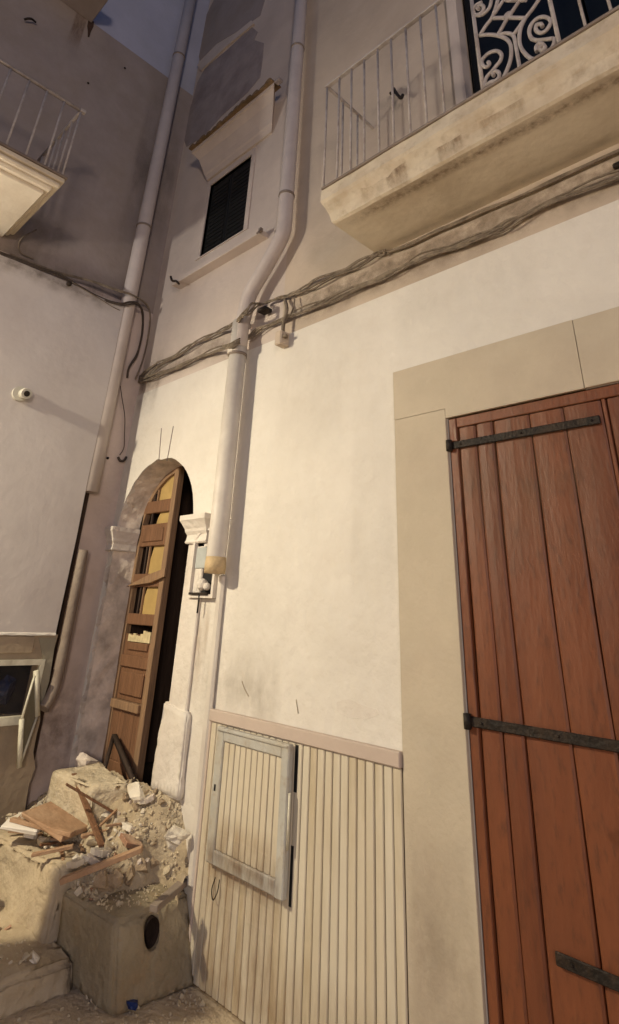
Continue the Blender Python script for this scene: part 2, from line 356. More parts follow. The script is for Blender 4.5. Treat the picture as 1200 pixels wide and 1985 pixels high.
# capitals
def capital(x0, x1, z0, z1, out, parent, mm='white2', bk=.03):
    h = z1-z0
    prof = [(0, z0), (out*.42, z0), (out*.50, z0+h*.05), (out*.42, z0+h*.13), (out*.38, z0+h*.3), (out*.55, z0+h*.42), (out*.6, z0+h*.52), (out*.85, z0+h*.72), (out, z0+h*.82), (out, z0+h), (0, z0+h)]
    b = bmesh.new()
    L = []
    for (o, z) in prof:
        L.append([b.verts.new((max(x0-o*.55, WX+.003), bk, z)), b.verts.new((max(x0-o*.55, WX+.003), -.012-o, z)), b.verts.new((x1+o*.55, -.012-o, z)), b.verts.new((x1+o*.55, bk, z))])
    for a, c in zip(L, L[1:]):
        for i in range(3): b.faces.new((a[i], a[i+1], c[i+1], c[i]))
    b.faces.new(L[0][::-1]); b.faces.new(L[-1])
    bmesh.ops.recalc_face_normals(b, faces=b.faces[:])
    return link('capital', b, mm, parent)
capital(-3.19, -3.02, 1.84, 2.005, .085, oldh)
capital(-4.262, -4.178, 1.84, 2.005, .06, oldh, bk=.155)
link('pilaster', box(-3.205, -3.03, -.030, -.008, .60, 1.845, .006), 'white2', oldh)
b = rough_block(None, [(-3.245, -.052, .60), (-2.99, -.045, .60), (-2.99, -.006, .60), (-3.245, .05, .60)], [(-3.235, -.044, 1.0), (-3.0, -.040, .97), (-3.0, -.006, .97), (-3.235, .05, 1.0)], 'white2', None, None, amp=.008, seed=3, bev=.008, raw=True)
link('pilaster_base', b, 'white2', oldh)
# --- left leaf, closed
YL = .165
door = link('door_leaf', box(DX0+.005, DX0+.055, YL, YL+.045, .50, 2.12, .004), 'oakl', oldh)
XLr = -3.735
def part(b, name, mm, par): return link(name, b, mm, par)
part(box(XLr-.055, XLr, YL-.004, YL+.05, .50, 2.445, .004), 'stile', 'oakl', door)
# curved outer stile under the arch
b = bmesh.new(); ra, rb = DR-.005, DR-.055; V1 = []
for k in range(15):
    a = math.pi - k/14*math.radians(86)
    V1.append([b.verts.new((DCX+r*math.cos(a), y, DCZ+.0+r*math.sin(a))) for r, y in ((ra, YL), (rb, YL), (rb, YL+.045), (ra, YL+.045))])
for p, q in zip(V1, V1[1:]):
    for i in range(4): b.faces.new((p[i], p[(i+1) % 4], q[(i+1) % 4], q[i]))
bmesh.ops.recalc_face_normals(b, faces=b.faces[:]); part(b, 'arched_head', 'oakl', door)
def zl(u, v): return A(u, v, -YL).z
def rail(v0, v1, u, mm='oak', name='rail', y=YL-.002, x0=DX0+.055, x1=XLr-.055, dz=0):
    z1, z0 = zl(u, v0), zl(u, v1); return part(box(x0, x1, y, y+.04, z0, z1, .004), name, mm, door), z0, z1
_, r1b, r1t = rail(970, 993, 308)
_, r2b, r2t = rail(1016, 1058, 298); part(box(DX0+.10, XLr-.09, YL-.012, YL-.001, r2b+.03, r2t-.03, .005), 'panel', 'oak', door)
_, r3b, r3t = rail(1112, 1138, 288)
_, r4b, r4t = rail(1190, 1212, 275)
_, r5b, r5t = rail(1272, 1296, 266)
_, r6b, r6t = rail(1360, 1378, 250, 'oakl', 'moulding', YL-.025)
_, r7b, r7t = rail(1480, 1515, 235)
# solid panels
zt, zb_ = r4b-.06, r5t
part(box(DX0+.055, XLr-.055, YL+.018, YL+.03, zb_, zt, 0), 'panel', 'oak', door); part(box(DX0+.11, XLr-.10, YL+.004, YL+.019, zb_+.03, zt-.05, .006), 'panel', 'oak', door)
b = bmesh.new(); random.seed(4)
for i in range(9):
    x = DX0+.10+i*.032; box(x, x+.03, YL+.006, YL+.020, zt-.045, zt+random.uniform(-.01, .03), bm=b)
part(b, 'splinters', 'cream', door)
part(box(DX0+.055, XLr-.055, YL+.018, YL+.03, r6t, r5b, 0), 'panel', 'oak', door); part(box(DX0+.09, XLr-.09, YL+.002, YL+.019, r6t+.03, r5b-.03, .006), 'panel', 'oak', door)
nb = 9; xa, xb = DX0+.055, XLr-.055
for i in range(nb):
    part(box(xa+(xb-xa)*i/nb+.0015, xa+(xb-xa)*(i+1)/nb-.0015, YL+.006, YL+.02, r7t, r6b, .003), 'slat', 'oak', door)
# panes (cloudy yellow sheets covering only part of each opening)
for (z0, z1, f) in ((r1t, 2.40, .42), (r2t, r1b, .45), (r3t, r2b, .40), (r4t, r3b, .38)):
    b = bmesh.new(); x0 = xa+(xb-xa)*f
    pl = [(x0, z0), (xb, z0), (xb, z1), (x0+.04, z1), (x0+.01, (z0+z1)/2)]
    part(prism(pl, YL+.024, YL+.030), 'pane', 'yellow', door)
    part(box(xa+(xb-xa)*.28, xa+(xb-xa)*.28+.016, YL+.008, YL+.022, z0, z1), 'glazing_bar', 'oakd', door)
    if z1-z0 > .15: part(box(xa+(xb-xa)*.40, xa+(xb-xa)*.40+.012, YL+.008, YL+.022, z0, z1), 'glazing_bar', 'oakl', door)
# broken board across the opening
q = [A(244, 1137, -YL+.03), A(292, 1112, -YL+.03), A(320, 1101, -YL+.03), A(318, 1118, -YL+.03), A(290, 1130, -YL+.03)]
part(prism([(p.x, p.z) for p in q], YL-.032, YL-.012, bev=.002), 'split_board', 'oakl', door)
# right leaf swung inward, its back in the dark
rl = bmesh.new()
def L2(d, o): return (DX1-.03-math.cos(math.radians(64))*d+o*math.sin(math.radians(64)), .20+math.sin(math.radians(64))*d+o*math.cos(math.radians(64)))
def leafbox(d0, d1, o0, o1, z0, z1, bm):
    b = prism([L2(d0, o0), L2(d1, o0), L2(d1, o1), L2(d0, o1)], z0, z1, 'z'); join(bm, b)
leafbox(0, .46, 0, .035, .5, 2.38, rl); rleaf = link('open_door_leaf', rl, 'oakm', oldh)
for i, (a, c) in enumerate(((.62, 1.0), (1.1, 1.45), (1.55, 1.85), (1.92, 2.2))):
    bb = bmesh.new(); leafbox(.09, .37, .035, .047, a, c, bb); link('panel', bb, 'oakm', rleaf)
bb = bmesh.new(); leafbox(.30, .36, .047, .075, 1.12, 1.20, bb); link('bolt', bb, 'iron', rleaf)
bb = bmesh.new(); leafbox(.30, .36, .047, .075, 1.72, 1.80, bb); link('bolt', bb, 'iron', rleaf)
# scratched rectangle above the arch: two thin raised plaster lines
for (a, c) in (((308, 893), (313, 830)), ((324, 893), (336, 826))):
    p, q = A(*a, .012), A(*c, .012); b = tube([p, q], .0035, 4); link('plaster_line', b, 'patch', oldh)
# --- window
wn = link('window', plate([(wx0-.06, wz0-.01), (wx1+.05, wz0-.01), (wx1+.05, wz1+.06), (wx0-.06, wz1+.06)], [[(wx0, wz0), (wx1, wz0), (wx1, wz1), (wx0, wz1)]], -.010, .05), 'pink', oldh)
link('dark_shutter', box(wx0+.004, (wx0+wx1)/2-.002, .018, .045, wz0+.004, wz1-.004, .003), 'shut', wn)
link('dark_shutter', box((wx0+wx1)/2+.002, wx1-.004, .018, .045, wz0+.004, wz1-.004, .003), 'shut', wn)
for i in range(2):
    xc0 = wx0+.03 if i == 0 else (wx0+wx1)/2+.03; xc1 = (wx0+wx1)/2-.03 if i == 0 else wx1-.03
    b = bmesh.new(); nsl = 16
    for k in range(nsl):
        z = wz0+.05+k*(wz1-wz0-.1)/nsl; box(xc0, xc1, .013, .019, z, z+(wz1-wz0)/nsl*.6, bm=b)
    link('louvres', b, 'shut', wn)
s0, s1 = A(333, 548, .09), A(503, 442, .09)
sill = link('window_sill', box(s0.x, s1.x, -.09, .02, s0.z-.03, s0.z+.015, .004), 'pink', oldh)
b = box(s1.x-.005, s1.x+.022, -.098, -.07, s0.z-.022, s0.z+.012, .004); tube([(s1.x+.03, -.10, s0.z-.02), (s1.x+.03, -.13, s0.z-.07)], .008, 6, b); link('iron_end', b, 'oldpipe', sill)
b = tube(smoothpath([A(331, 536, .09), A(334, 544, .10), A(341, 545, .10), A(347, 550, .10)]), .010, 6); link('iron_hook', b, 'iron', sill)
# hood over the window with scalloped tile edge
h0, h1 = A(373, 290, .16), A(532, 166, .16)
hz = (h0.z+h1.z)/2; lo0, lo1 = A(400, 350, .03), A(522, 246, .03); lz = (lo0.z+lo1.z)/2
prof = [(.01, lz-.02), (-.02, lz-.02), (-.035, lz+.03), (-.045, lz+.045), (-.06, lz+(hz-lz)*.35), (-.10, lz+(hz-lz)*.7), (-.145, hz-.03), (-.165, hz-.022), (-.165, hz+.010), (.01, hz+.05)]
b = bmesh.new(); LL = []
for (y, z) in prof:
    t = min(1, max(0, -y/.165)); LL.append([b.verts.new((lo0.x+(h0.x-lo0.x)*t-.0, y, z)), b.verts.new((lo1.x+(h1.x-lo1.x)*t, y, z))])
for a, c in zip(LL, LL[1:]): b.faces.new((a[0], a[1], c[1], c[0]))
b.faces.new([v[0] for v in LL]); b.faces.new([v[1] for v in LL][::-1])
bmesh.ops.recalc_face_normals(b, faces=b.faces[:]); hood = link('window_hood', b, 'pink', oldh)
nt_ = 14
for i in range(nt_):
    random.seed(i); x = h0.x+(h1.x-h0.x)*(i+.5)/nt_; w2 = (h1.x-h0.x)/nt_*.52; pts = []
    b = bmesh.new()
    pr = [(x+w2*math.cos(a), hz+.009+w2*.8*math.sin(a)+random.uniform(-.003, .003)) for a in [math.pi*k/6 for k in range(7)]]
    prism(pr, -.196+random.uniform(-.010, .010), -.09, bm=b); link('tile', b, 'tile', hood)
link('iron_end', box(h1.x, h1.x+.06, -.17, -.12, hz-.005, hz+.025, .006), 'patch', hood)
# darker grey patches above the hood
pp = [(362, 285), (352, 255), (368, 215), (383, 160), (398, 132), (440, 98), (488, 52), (500, 62), (494, 78), (512, 84), (510, 110), (505, 150), (480, 180), (430, 225), (395, 265)]
link('dark_plaster_patch', prism([xz(*p) for p in pp], -.004, .004), 'patch', oldh)
pp = [(385, 128), (440, 83), (490, 42), (495, 48), (442, 92), (392, 139)]
link('patch_lip', prism([xz(*p) for p in pp], -.022, .002), 'pink', oldh)
pp = [(415, 0), (440, 0), (520, -20), (505, 30), (470, 55), (420, 85), (388, 118), (378, 80), (395, 40)]
link('dark_plaster_patch', prism([xz(*p) for p in pp], -.003, .004), 'leftup', oldh)
pp = [(360, 75), (371, 86), (365, 110), (355, 104)]
link('vent_hole', prism([xz(*p) for p in pp], -.006, .004), 'dark', oldh)

# ================================================================== WHITE HOUSE (red door, skirting, balcony)
wh = thing('white_house', 'white house on the right with the red plank door and an iron railed balcony above', 'house', (.5, .3, 0))
SX0, SX1, SZ = -1.60, 3.5, 2.59            # stone surround
RX0, RX1, RZ = -1.315, -.06, 2.295         # red door opening
link('lower_wall', plate([(XS, 0), (3.5, 0), (3.5, ZB), (XS, ZB)], [[(RX0, .0015), (RX1, .0015), (RX1, RZ), (RX0, RZ)]], -.010, .16), 'white', wh)
bo = [(-1.065, 3.45), (.25, 3.45), (.25, 5.75), (-1.065, 5.75)]
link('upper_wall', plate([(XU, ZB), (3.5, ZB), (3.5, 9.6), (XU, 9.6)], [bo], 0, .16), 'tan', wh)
link('dark_room', box(-1.3, .5, .165, .4, 3.4, 6.0), 'dark', wh)
# stone surround blocks (proud of the plaster)
def sblock(x0, x1, z0, z1, y=-.026): return link('stone_block', box(x0+.0012, x1-.0012, y, .12, z0+.0012, z1-.0012, .002), 'stone', wh)
jx = (A(1100, 625, .02).x+A(1142, 732, .02).x)/2
sblock(SX0, RX0, 0.003, RZ+.045); sblock(SX0, jx, RZ+.045 if False else RZ, SZ, -.0258) if False else None
b = prism([(SX0, RZ+.045), (RX0, RZ+.045), (RX0, RZ), (jx-.001, RZ), (jx-.001, SZ), (SX0, SZ)], -.0261, .12, bev=.0006); link('lintel_stone', b, 'stone', wh)
sblock(jx, RX1, RZ, SZ); sblock(RX1, RX1+.3, 0.003, SZ)
# red door
rd = link('red_door', box(RX0+.004, RX0+.042, -.012, .04, .004, RZ-.004, .003), 'redworn' if False else 'red', wh)
link('top_rail', box(RX0+.043, RX1-.004, -.010, .04, RZ-.048, RZ-.004, .003), 'red', rd)
link('worn_corner', box(RX0+.008, RX0+.040, -.0135, -.011, RZ-.105, RZ-.008, .001), 'redworn', rd)
bx_ = [RX0+.044]+[A(u, v, 0).x for u, v in ((948, 1000), (992, 1000), (1062, 1000), (1133, 1000))]+[-.655]
bx_ = [RX0+.044, -1.185, -1.105, -.945, -.805, -.660]
bx_ += [-.645+.145*i for i in range(5)]
for i in range(len(bx_)-1):
    if i == 5: continue
    a_, c_ = bx_[i], bx_[i+1]
    if c_ > RX1: c_ = RX1-.005
    if c_-a_ < .03: continue
    random.seed(20+i); y = -.004+random.uniform(-.002, .002)
    b = bmesh.new()
    # plank with shallow chamfers and a slight wave along its edges
    rows = []
    for k in range(15):
        z = .006+(RZ-.052-.006)*k/14; wob = .0022*math.sin(k*.9+i)
        rows.append([b.verts.new(p) for p in ((a_+.0015+wob, y+.02, z), (a_+.003+wob, y+.004, z), (a_+.011+wob, y-.001, z), ((a_+c_)/2, y-.003, z), (c_-.011+wob, y-.001, z), (c_-.003+wob, y+.004, z), (c_-.0015+wob, y+.02, z))])
    for r1, r2 in zip(rows, rows[1:]):
        for q in range(6): b.faces.new((r1[q], r1[q+1], r2[q+1], r2[q]))
    b.faces.new(rows[-1]); b.faces.new(rows[0][::-1])
    bmesh.ops.recalc_face_normals(b, faces=b.faces[:])
    link('plank', b, ['red', 'red2', 'red', 'red', 'red2', 'red', 'red2', 'red', 'red2', 'red'][i], rd)
link('meeting_stile', box(-.659, -.646, -.008, .03, .006, RZ-.05, .002), 'red', rd)
link('backing', box(RX0, RX1, .045, .07, 0.002, RZ), 'oakd', rd)
def strap(z, x0, x1, h=.032, tip=True, hinge=True):
    b = box(x0, x1, -.020, -.011, z-h/2, z+h/2, .003)
    for i in range(3):
        xx = x0+.05+(x1-x0-.08)*i/2
        bmesh.ops.create_icosphere(b, subdivisions=1, radius=.005, matrix=Matrix.Translation((xx, -.021, z)))
    s = link('strap_hinge', b, 'iron', rd)
    if hinge:
        b = tube([(x0-.004, -.024, z-h*.75), (x0-.004, -.024, z+h*.75)], .014, 8); link('hinge_knuckle', b, 'iron', s)
    return s
strap(A(1000, 842, .015).z, RX0+.012, -.672); strap(A(1000, 1412, .015).z-.002, RX0+.012, -.672)
strap(A(1090, 1862, .015).z, -1.07, -.672, hinge=False)
for z in (2.16, 1.14, .59): strap(z, -.55, RX1-.01, hinge=False)
b = tube([(-.80, -.01, .93), (-.80, -.04, .93)], .012, 8); bmesh.ops.create_icosphere(b, subdivisions=2, radius=.02, matrix=Matrix.Translation((-.80, -.045, .93))); link('knob', b, 'iron', rd)
# skirting of narrow boards
KX0, KX1, KZ = -2.795, -1.602, .962
sk = link('board_skirting', box(KX0, KX1, -.018, -.0115, .004, KZ), 'joint', wh)
link('top_trim', box(KX0-.012, KX1+.0, -.042, -.0112, KZ, KZ+.052, .004), 'trim', sk)
nbd = 27; bw = (KX1-KX0)/nbd
HX0, HX1, HZ0, HZ1 = -2.70, -2.175, .435, .955
for i in range(nbd):
    random.seed(100+i); a_ = KX0+bw*i
    link('board', box(a_+.0028, a_+bw-.0028, -.030+random.uniform(-.0012, .0012), -.0185, .006, KZ-.002, .003), random.choice(['beadA', 'beadA', 'beadB']), sk)
link('end_strip', box(KX0-.014, KX0+.001, -.034, -.011, .006, KZ-.001, .002), 'trim', sk)
# small access hatch standing proud, slightly ajar on the right
ha = link('hatch', box(HX0, HX0+.058, -.066, -.034, HZ0, HZ1, .005), 'bluegrey', wh)
link('frame_bar', box(HX1-.05, HX1, -.072, -.040, HZ0, HZ1, .005), 'bluegrey', ha)
link('frame_bar', box(HX0+.058, HX1-.05, -.069, -.037, HZ1-.055, HZ1-.001, .005), 'bluegrey', ha)
link('frame_bar', box(HX0+.058, HX1-.05, -.069, -.037, HZ0+.001, HZ0+.055, .005), 'bluegrey', ha)
link('outer_moulding', box(HX0+.01, HX1-.01, -.076, -.068, HZ1-.014, HZ1-.004, .002), 'bluegrey', ha)
link('hatch_back', box(HX0+.05, HX1-.045, -.050, -.036, HZ0+.05, HZ1-.05), 'joint', ha)
nh = 10; ix0, ix1 = HX0+.060, HX1-.052
for i in range(nh):
    random.seed(i+60); a_ = ix0+(ix1-ix0)*i/nh; c_ = ix0+(ix1-ix0)*(i+1)/nh
    link('board', box(a_+.0026, c_-.0026, -.060+random.uniform(-.001, .001), -.0505, HZ0+.056, HZ1-.056, .0025), random.choice(['beadA', 'beadB']), ha)
link('gap_shadow', box(HX1+.001, HX1+.014, -.0335, -.0305, HZ0-.02, HZ0+.17), 'dark', ha)  # dark strips on the boards stand in for gap and shadow beside the hatch
link('gap_shadow', box(HX1+.001, HX1+.018, -.0335, -.0305, HZ1-.17, HZ1-.002), 'dark', ha)
link('hinge_rod', tube([(HX1+.006, -.060, HZ0+.16), (HX1+.006, -.060, HZ1-.17)], .006, 6), 'frame', ha)
link('keyhole', box(HX0+.02, HX0+.032, -.0675, -.0655, .70, .725), 'dark', ha)
link('wire_loop', tube(smoothpath([(HX0+.05, -.034, HZ0-.05), (HX0+.045, -.045, HZ0-.09), (HX0+.065, -.05, HZ0-.12), (HX0+.085, -.045, HZ0-.09), (HX0+.08, -.034, HZ0-.05)]), .0025, 5), 'iron', ha)
# balcony
BZ0, BZ1, BX0, BX1 = 3.355, 3.545, -1.70, 3.2
pr = [(.01, BZ0), (-.385, BZ0), (-.40, BZ0+.008), (-.415, BZ0+.055), (-.435, BZ0+.085), (-.455, BZ0+.105), (-.465, BZ0+.12), (-.465, BZ1), (.01, BZ1)]
b = bmesh.new(); LL = []
nx = 50
for (y, z) in pr:
    row = []
    for k in range(nx+1):
        x = BX0+(BX1-BX0)*k/nx - max(0, (-y-.385))*.35*(1 if k == 0 else 0)
        ed = 1 if (-y > .38 and k < 45) else 0
        p = Vector((x, y, z)); q = noise.noise(p*7)*.006+noise.noise(p*23)*.004
        row.append(b.verts.new((x, y+q*ed, z+q*ed*.6)))
    LL.append(row)
for a, c in zip(LL, LL[1:]):
    for k in range(nx): b.faces.new((a[k], a[k+1], c[k+1], c[k]))
b.faces.new([v[0] for v in LL]); b.faces.new([v[-1] for v in LL][::-1])
bmesh.ops.recalc_face_normals(b, faces=b.faces[:])
b.normal_update()
for f in b.faces:
    c = f.calc_center_median(); f.material_index = 1 if (c.y < -.385 or c.x < BX0+.001) and c.z < BZ1-.001 else 0
balc = link('balcony', b, ['soffit', 'fascia'], wh)
link('edge_strip', box(BX0-.02, BX1, -.475, -.44, BZ1+.001, BZ1+.016, .002), 'oldpipe', balc)
OR = .445; RT_Z = 4.36
def bar(x, z0, z1, y=-OR, r=.0065, name='bar'): return link(name, tube([(x, y, z0), (x, y, z1)], r, 6), 'rail', balc)
bxs = [A(u, v, OR).x for u, v in ((627, 362), (653, 350), (679, 333), (706, 317), (735, 300), (764, 282), (796, 262), (828, 243), (862, 222))]
for x in bxs: bar(x, BZ1+.01, RT_Z)
sx0, sx1 = A(937, 178, OR).x, A(1085, 87, OR).x
for x in (sx0, sx1): bar(x, BZ1+.01, RT_Z, r=.010, name='post')
st = A(1186, 25, OR).x-A(1136, 55, OR).x; x = A(1136, 55, OR).x
while x < BX1-.1: bar(x, BZ1+.01, RT_Z); x += st
link('handrail', box(bxs[0]-.012, BX1-.05, -OR-.014, -OR+.014, RT_Z, RT_Z+.014, .003), 'rail', balc)
link('side_rail', box(bxs[0]-.010, bxs[0]+.010, -OR+.014, -.002, RT_Z, RT_Z+.012, .002), 'rail', balc)
for y in (-.30, -.16): bar(bxs[0], BZ1+.01, RT_Z, y)
def scroll(pts, r=.009):
    P = smoothpath([A(880+a/5, c/5, OR) for a, c in pts], 4); link('scroll', tube(P, r, 6), 'rail', balc)
    zm = (BZ1+RT_Z)/2+.02
    Q = [Vector((p.x, p.y, 2*zm-p.z)) for p in P]
    if max(q.z for q in Q) < RT_Z+.05 and False: link('scroll', tube(Q, r, 6), 'rail', balc)
SCR = [
 [(250, 345), (330, 335), (430, 345), (510, 380), (550, 440), (555, 540), (530, 640), (480, 755)],
 [(250, 345), (310, 250), (370, 170), (410, 60), (430, -20), (460, -120)],
 [(330, 600), (345, 620), (320, 650), (285, 640), (270, 600), (290, 560), (350, 510), (420, 495), (460, 530), (450, 590), (410, 640), (370, 690), (320, 745), (300, 800), (300, 850)],
 [(390, 735), (375, 715), (395, 690), (430, 700), (440, 740), (410, 780), (360, 795), (310, 830)],
 [(375, 175), (530, 172), (690, 175)],
 [(430, 335), (500, 210), (560, 120), (640, 0), (700, -90)],
 [(575, 340), (690, 180), (760, 90), (820, 0), (870, -80)],
 [(390, 140), (480, 0), (540, -90)],
 [(430, 345), (500, 322), (575, 345), (600, 450), (620, 560), (645, 700)],
 [(690, 180), (645, 280), (635, 400), (660, 480), (720, 550), (780, 575), (850, 555), (930, 490), (970, 420), (975, 370)],
 [(860, 260), (840, 232), (800, 245), (795, 290), (840, 320), (890, 300), (930, 240), (935, 195), (880, 165), (810, 180), (750, 240), (730, 310), (750, 370), (800, 390), (870, 385), (960, 372)],
 [(860, 458), (840, 450), (835, 478), (860, 492), (882, 460), (850, 420), (815, 430), (797, 465), (805, 500)],
 [(245, 90), (225, 80), (230, 60), (270, 50), (290, 80), (260, 130), (210, 145), (190, 105), (210, 55), (270, 20)],
 [(210, 150), (280, 140), (340, 80), (362, 0), (360, -60)],
 [(500, 0), (620, 5), (700, 0)],
]
for c in SCR: scroll(c)
cb = A(985, 30, OR); bb = bmesh.new(); bmesh.ops.create_icosphere(bb, subdivisions=2, radius=.022, matrix=Matrix.Translation(cb) @ Matrix.Diagonal((1, .6, 1, 1))); link('rosette', bb, 'rail', balc)
# balcony door (dark opening) with pale frame
bd = link('balcony_door', plate([(-1.115, BZ1), (.30, BZ1), (.30, 5.82), (-1.115, 5.82)], [[(-1.05, BZ1+.002), (.235, BZ1+.002), (.235, 5.74), (-1.05, 5.74)]], -.03, .05), 'pink', wh)
link('shutter', box(-1.045, -.41, .07, .10, BZ1+.004, 5.73, .004), 'shut', bd); link('shutter', box(-.40, .23, .07, .10, BZ1+.004, 5.73, .004), 'shut', bd)
p = A(770, 180, .03)
b = bmesh.new(); tube(smoothpath([A(757, 181, .03), A(765, 178, .04), A(771, 184, .06), A(777, 190, .07), A(781, 184, .06)]), .011, 6, b); tube([A(764, 172, .03), A(769, 182, .05)], .010, 6, b)
link('iron_hook', b, 'iron', wh)

# ================================================================== CORNER HOUSE (left wall)
ch = thing('corner_house', 'dim grey pink house closing the corner on the left with a pale balcony slab', 'house', (WX-.3, -1.5, 0))
LO = .12; LX = WX+LO; ZL = 3.76
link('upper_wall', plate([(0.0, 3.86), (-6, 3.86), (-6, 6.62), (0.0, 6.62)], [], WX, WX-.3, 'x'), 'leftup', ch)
link('recessed_strip', plate([(0.0, 0), (-6, 0), (-6, 3.859), (0.0, 3.859)], [], WX, WX-.3, 'x'), 'strip', ch)
link('top_storey_wall', plate([(.06, 6.622), (-6, 6.622), (-6, 11), (.06, 11)], [], WX-.02, WX-.3, 'x'), 'blue', ch)
EY = -.335
wy0, wy1, wzb, wzt = -1.05, -.40, .845, 1.115
edge = [(EY+.0, ZL), (EY+.005, 2.9), (EY, 2.3), (EY+.006, 1.9), (EY, 1.29)]
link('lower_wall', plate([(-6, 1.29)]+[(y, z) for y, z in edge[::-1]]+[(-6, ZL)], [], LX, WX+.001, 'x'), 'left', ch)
# rough lower part, edge eaten away
random.seed(9); e2 = [(EY+.012+.012*math.sin(z*11)+random.uniform(-.006, .006)+(.0 if z > .6 else .04), z) for z in [1.286-.08*i for i in range(17)]]
link('base_wall', plate([(-6, 0)]+[(y, max(z, 0)) for y, z in e2[::-1]]+[(-6, 1.286)], [[(wy0, wzb), (wy1, wzb), (wy1, wzt), (wy0, wzt)]], LX-.012, WX+.001, 'x'), 'mud', ch)
link('render_patch', prism([yz(*p, LO-.01) for p in ((75, 1236), (108, 1236), (95, 1320), (70, 1400), (78, 1300), (84, 1282))], LX-.0118, LX-.006, 'x'), 'mudg', ch)
link('stone_course', box(LX-.011, LX+.0, -1.6, -.46, 1.18, 1.275, .004), 'mud', ch)
b = bmesh.new()
rows = []
for k in range(40):
    y = EY-.0-k*.04; random.seed(k)
    rows.append([b.verts.new((LX-.011, y, 1.283)), b.verts.new((LX+.006+.004*random.random(), y, 1.279+.004*random.random())), b.verts.new((LX+.006, y, 1.290+.004*random.random())), b.verts.new((LX-.001, y, 1.298))])
for r1, r2 in zip(rows, rows[1:]):
    for q in range(3): b.faces.new((r1[q], r1[q+1], r2[q+1], r2[q]))
link('plaster_lip', b, 'white', ch)
# small basement window
sw = link('small_window', plate([(wy0-.005, wzb-.045), (wy1+.03, wzb-.045), (wy1+.03, wzt+.03), (wy0-.005, wzt+.03)], [[(wy0, wzb), (wy1, wzb), (wy1, wzt), (wy0, wzt)]], LX+.012, LX-.012, 'x'), 'frame', ch)
link('dark_recess', box(WX+.003, WX+.012, wy0, wy1, wzb, wzt), 'dark', sw)
c0 = Bp(8, 1335, LO-.06)
link('edge_shadow_strip', box(WX+.002, WX+.03, -.292, -.258, .30, 2.235, .004), 'oakd', ch)  # dark box in place of the shadow beside the slab edge
# hanging casement
T1, T2, T3, T4 = Bp(70, 1300, LO+.03), Bp(72, 1388, LO+.03), Bp(42, 1394, LO+.10), Bp(37, 1488, LO+.10)
cs = link('casement', tube([T1, T2], .019, 4), 'frame', ch)
link('stile', tube([T3, T4], .016, 4), 'frame', cs); link('rail', tube([T1, T3], .008, 4), 'frame', cs); link('rail', tube([T2, T4], .008, 4), 'frame', cs)
bb = bmesh.new(); bb.faces.new([bb.verts.new(p+Vector((-.004, 0, 0))) for p in (T1, T2, T4, T3)]); bmesh.ops.solidify(bb, geom=bb.faces[:], thickness=.004); link('pane', bb, 'mudg', cs)
# balcony on the left wall
LBZ, LBD, LBY = 3.965, .86, -1.262
def slab(x0, x1, y0, y1, z0, z1, name, mm, par, r=.006): return link(name, box(x0, x1, y0, y1, z0, z1, r), mm, par)
lb = slab(WX+.001, WX+LBD-.10, -5, LBY-.08, LBZ, LBZ+.08, 'balcony', 'soffit', ch)
slab(WX+.001, WX+LBD-.05, -5, LBY-.045, LBZ+.026, LBZ+.081, 'slab_moulding', 'soffit', lb, .012)
slab(WX+.001, WX+LBD-.015, -5, LBY-.010, LBZ+.052, LBZ+.088, 'slab_moulding', 'soffit', lb, .012)
slab(WX+.001, WX+LBD, -5, LBY, LBZ+.089, LBZ+.125, 'slab_edge', 'soffit', lb, .006)
slab(WX+.001, WX+LBD+.01, -5, LBY+.01, LBZ+.1255, LBZ+.145, 'top_strip', 'oldpipe', lb, .003)
LRZ = 4.74; rx = WX+LBD-.03; ry = LBY-.02
def lbar(x, y, r=.008): link('bar', tube([(x, y, LBZ+.14), (x, y, LRZ)], r, 6), 'rail', lb)
y = ry
while y > -4: lbar(rx, y); y -= .125
for k in range(1, 6): lbar(rx-.135*k, ry)
link('handrail', tube([(rx, -5, LRZ), (rx, ry, LRZ)], .013, 6), 'rail', lb); link('handrail', tube([(rx, ry, LRZ), (WX, ry, LRZ)], .013, 6), 'rail', lb)
link('rail_end', box(rx-.01, rx+.02, ry-.01, ry+.03, LRZ-.015, LRZ+.012, .003), 'rail', lb)
# upper slab far up
q0 = Bp(178, 42)
ub = slab(WX+.001, WX+.34, -5, q0.y, 6.60, 6.70, 'upper_balcony', 'leftup', ch)
# small marks on the wall
link('rust_streak', prism([yz(*p) for p in ((171, 40), (182, 42), (181, 52), (176, 62), (173, 72), (170, 72), (170, 60), (169, 50))], WX, WX+.004, 'x'), 'stain', ch)
link('iron_hook', tube(smoothpath([Bp(47, 38, .03), Bp(54, 36, .05), Bp(62, 37, .05), Bp(69, 43, .03)]), .010, 6), 'iron', ch)
for u, v in ((171, 161), (242, 132), (209, 888)):
    p = Bp(u, v, .004); b = bmesh.new(); bmesh.ops.create_icosphere(b, subdivisions=1, radius=.012, matrix=Matrix.Translation(p)); link('nail', b, 'iron', ch)

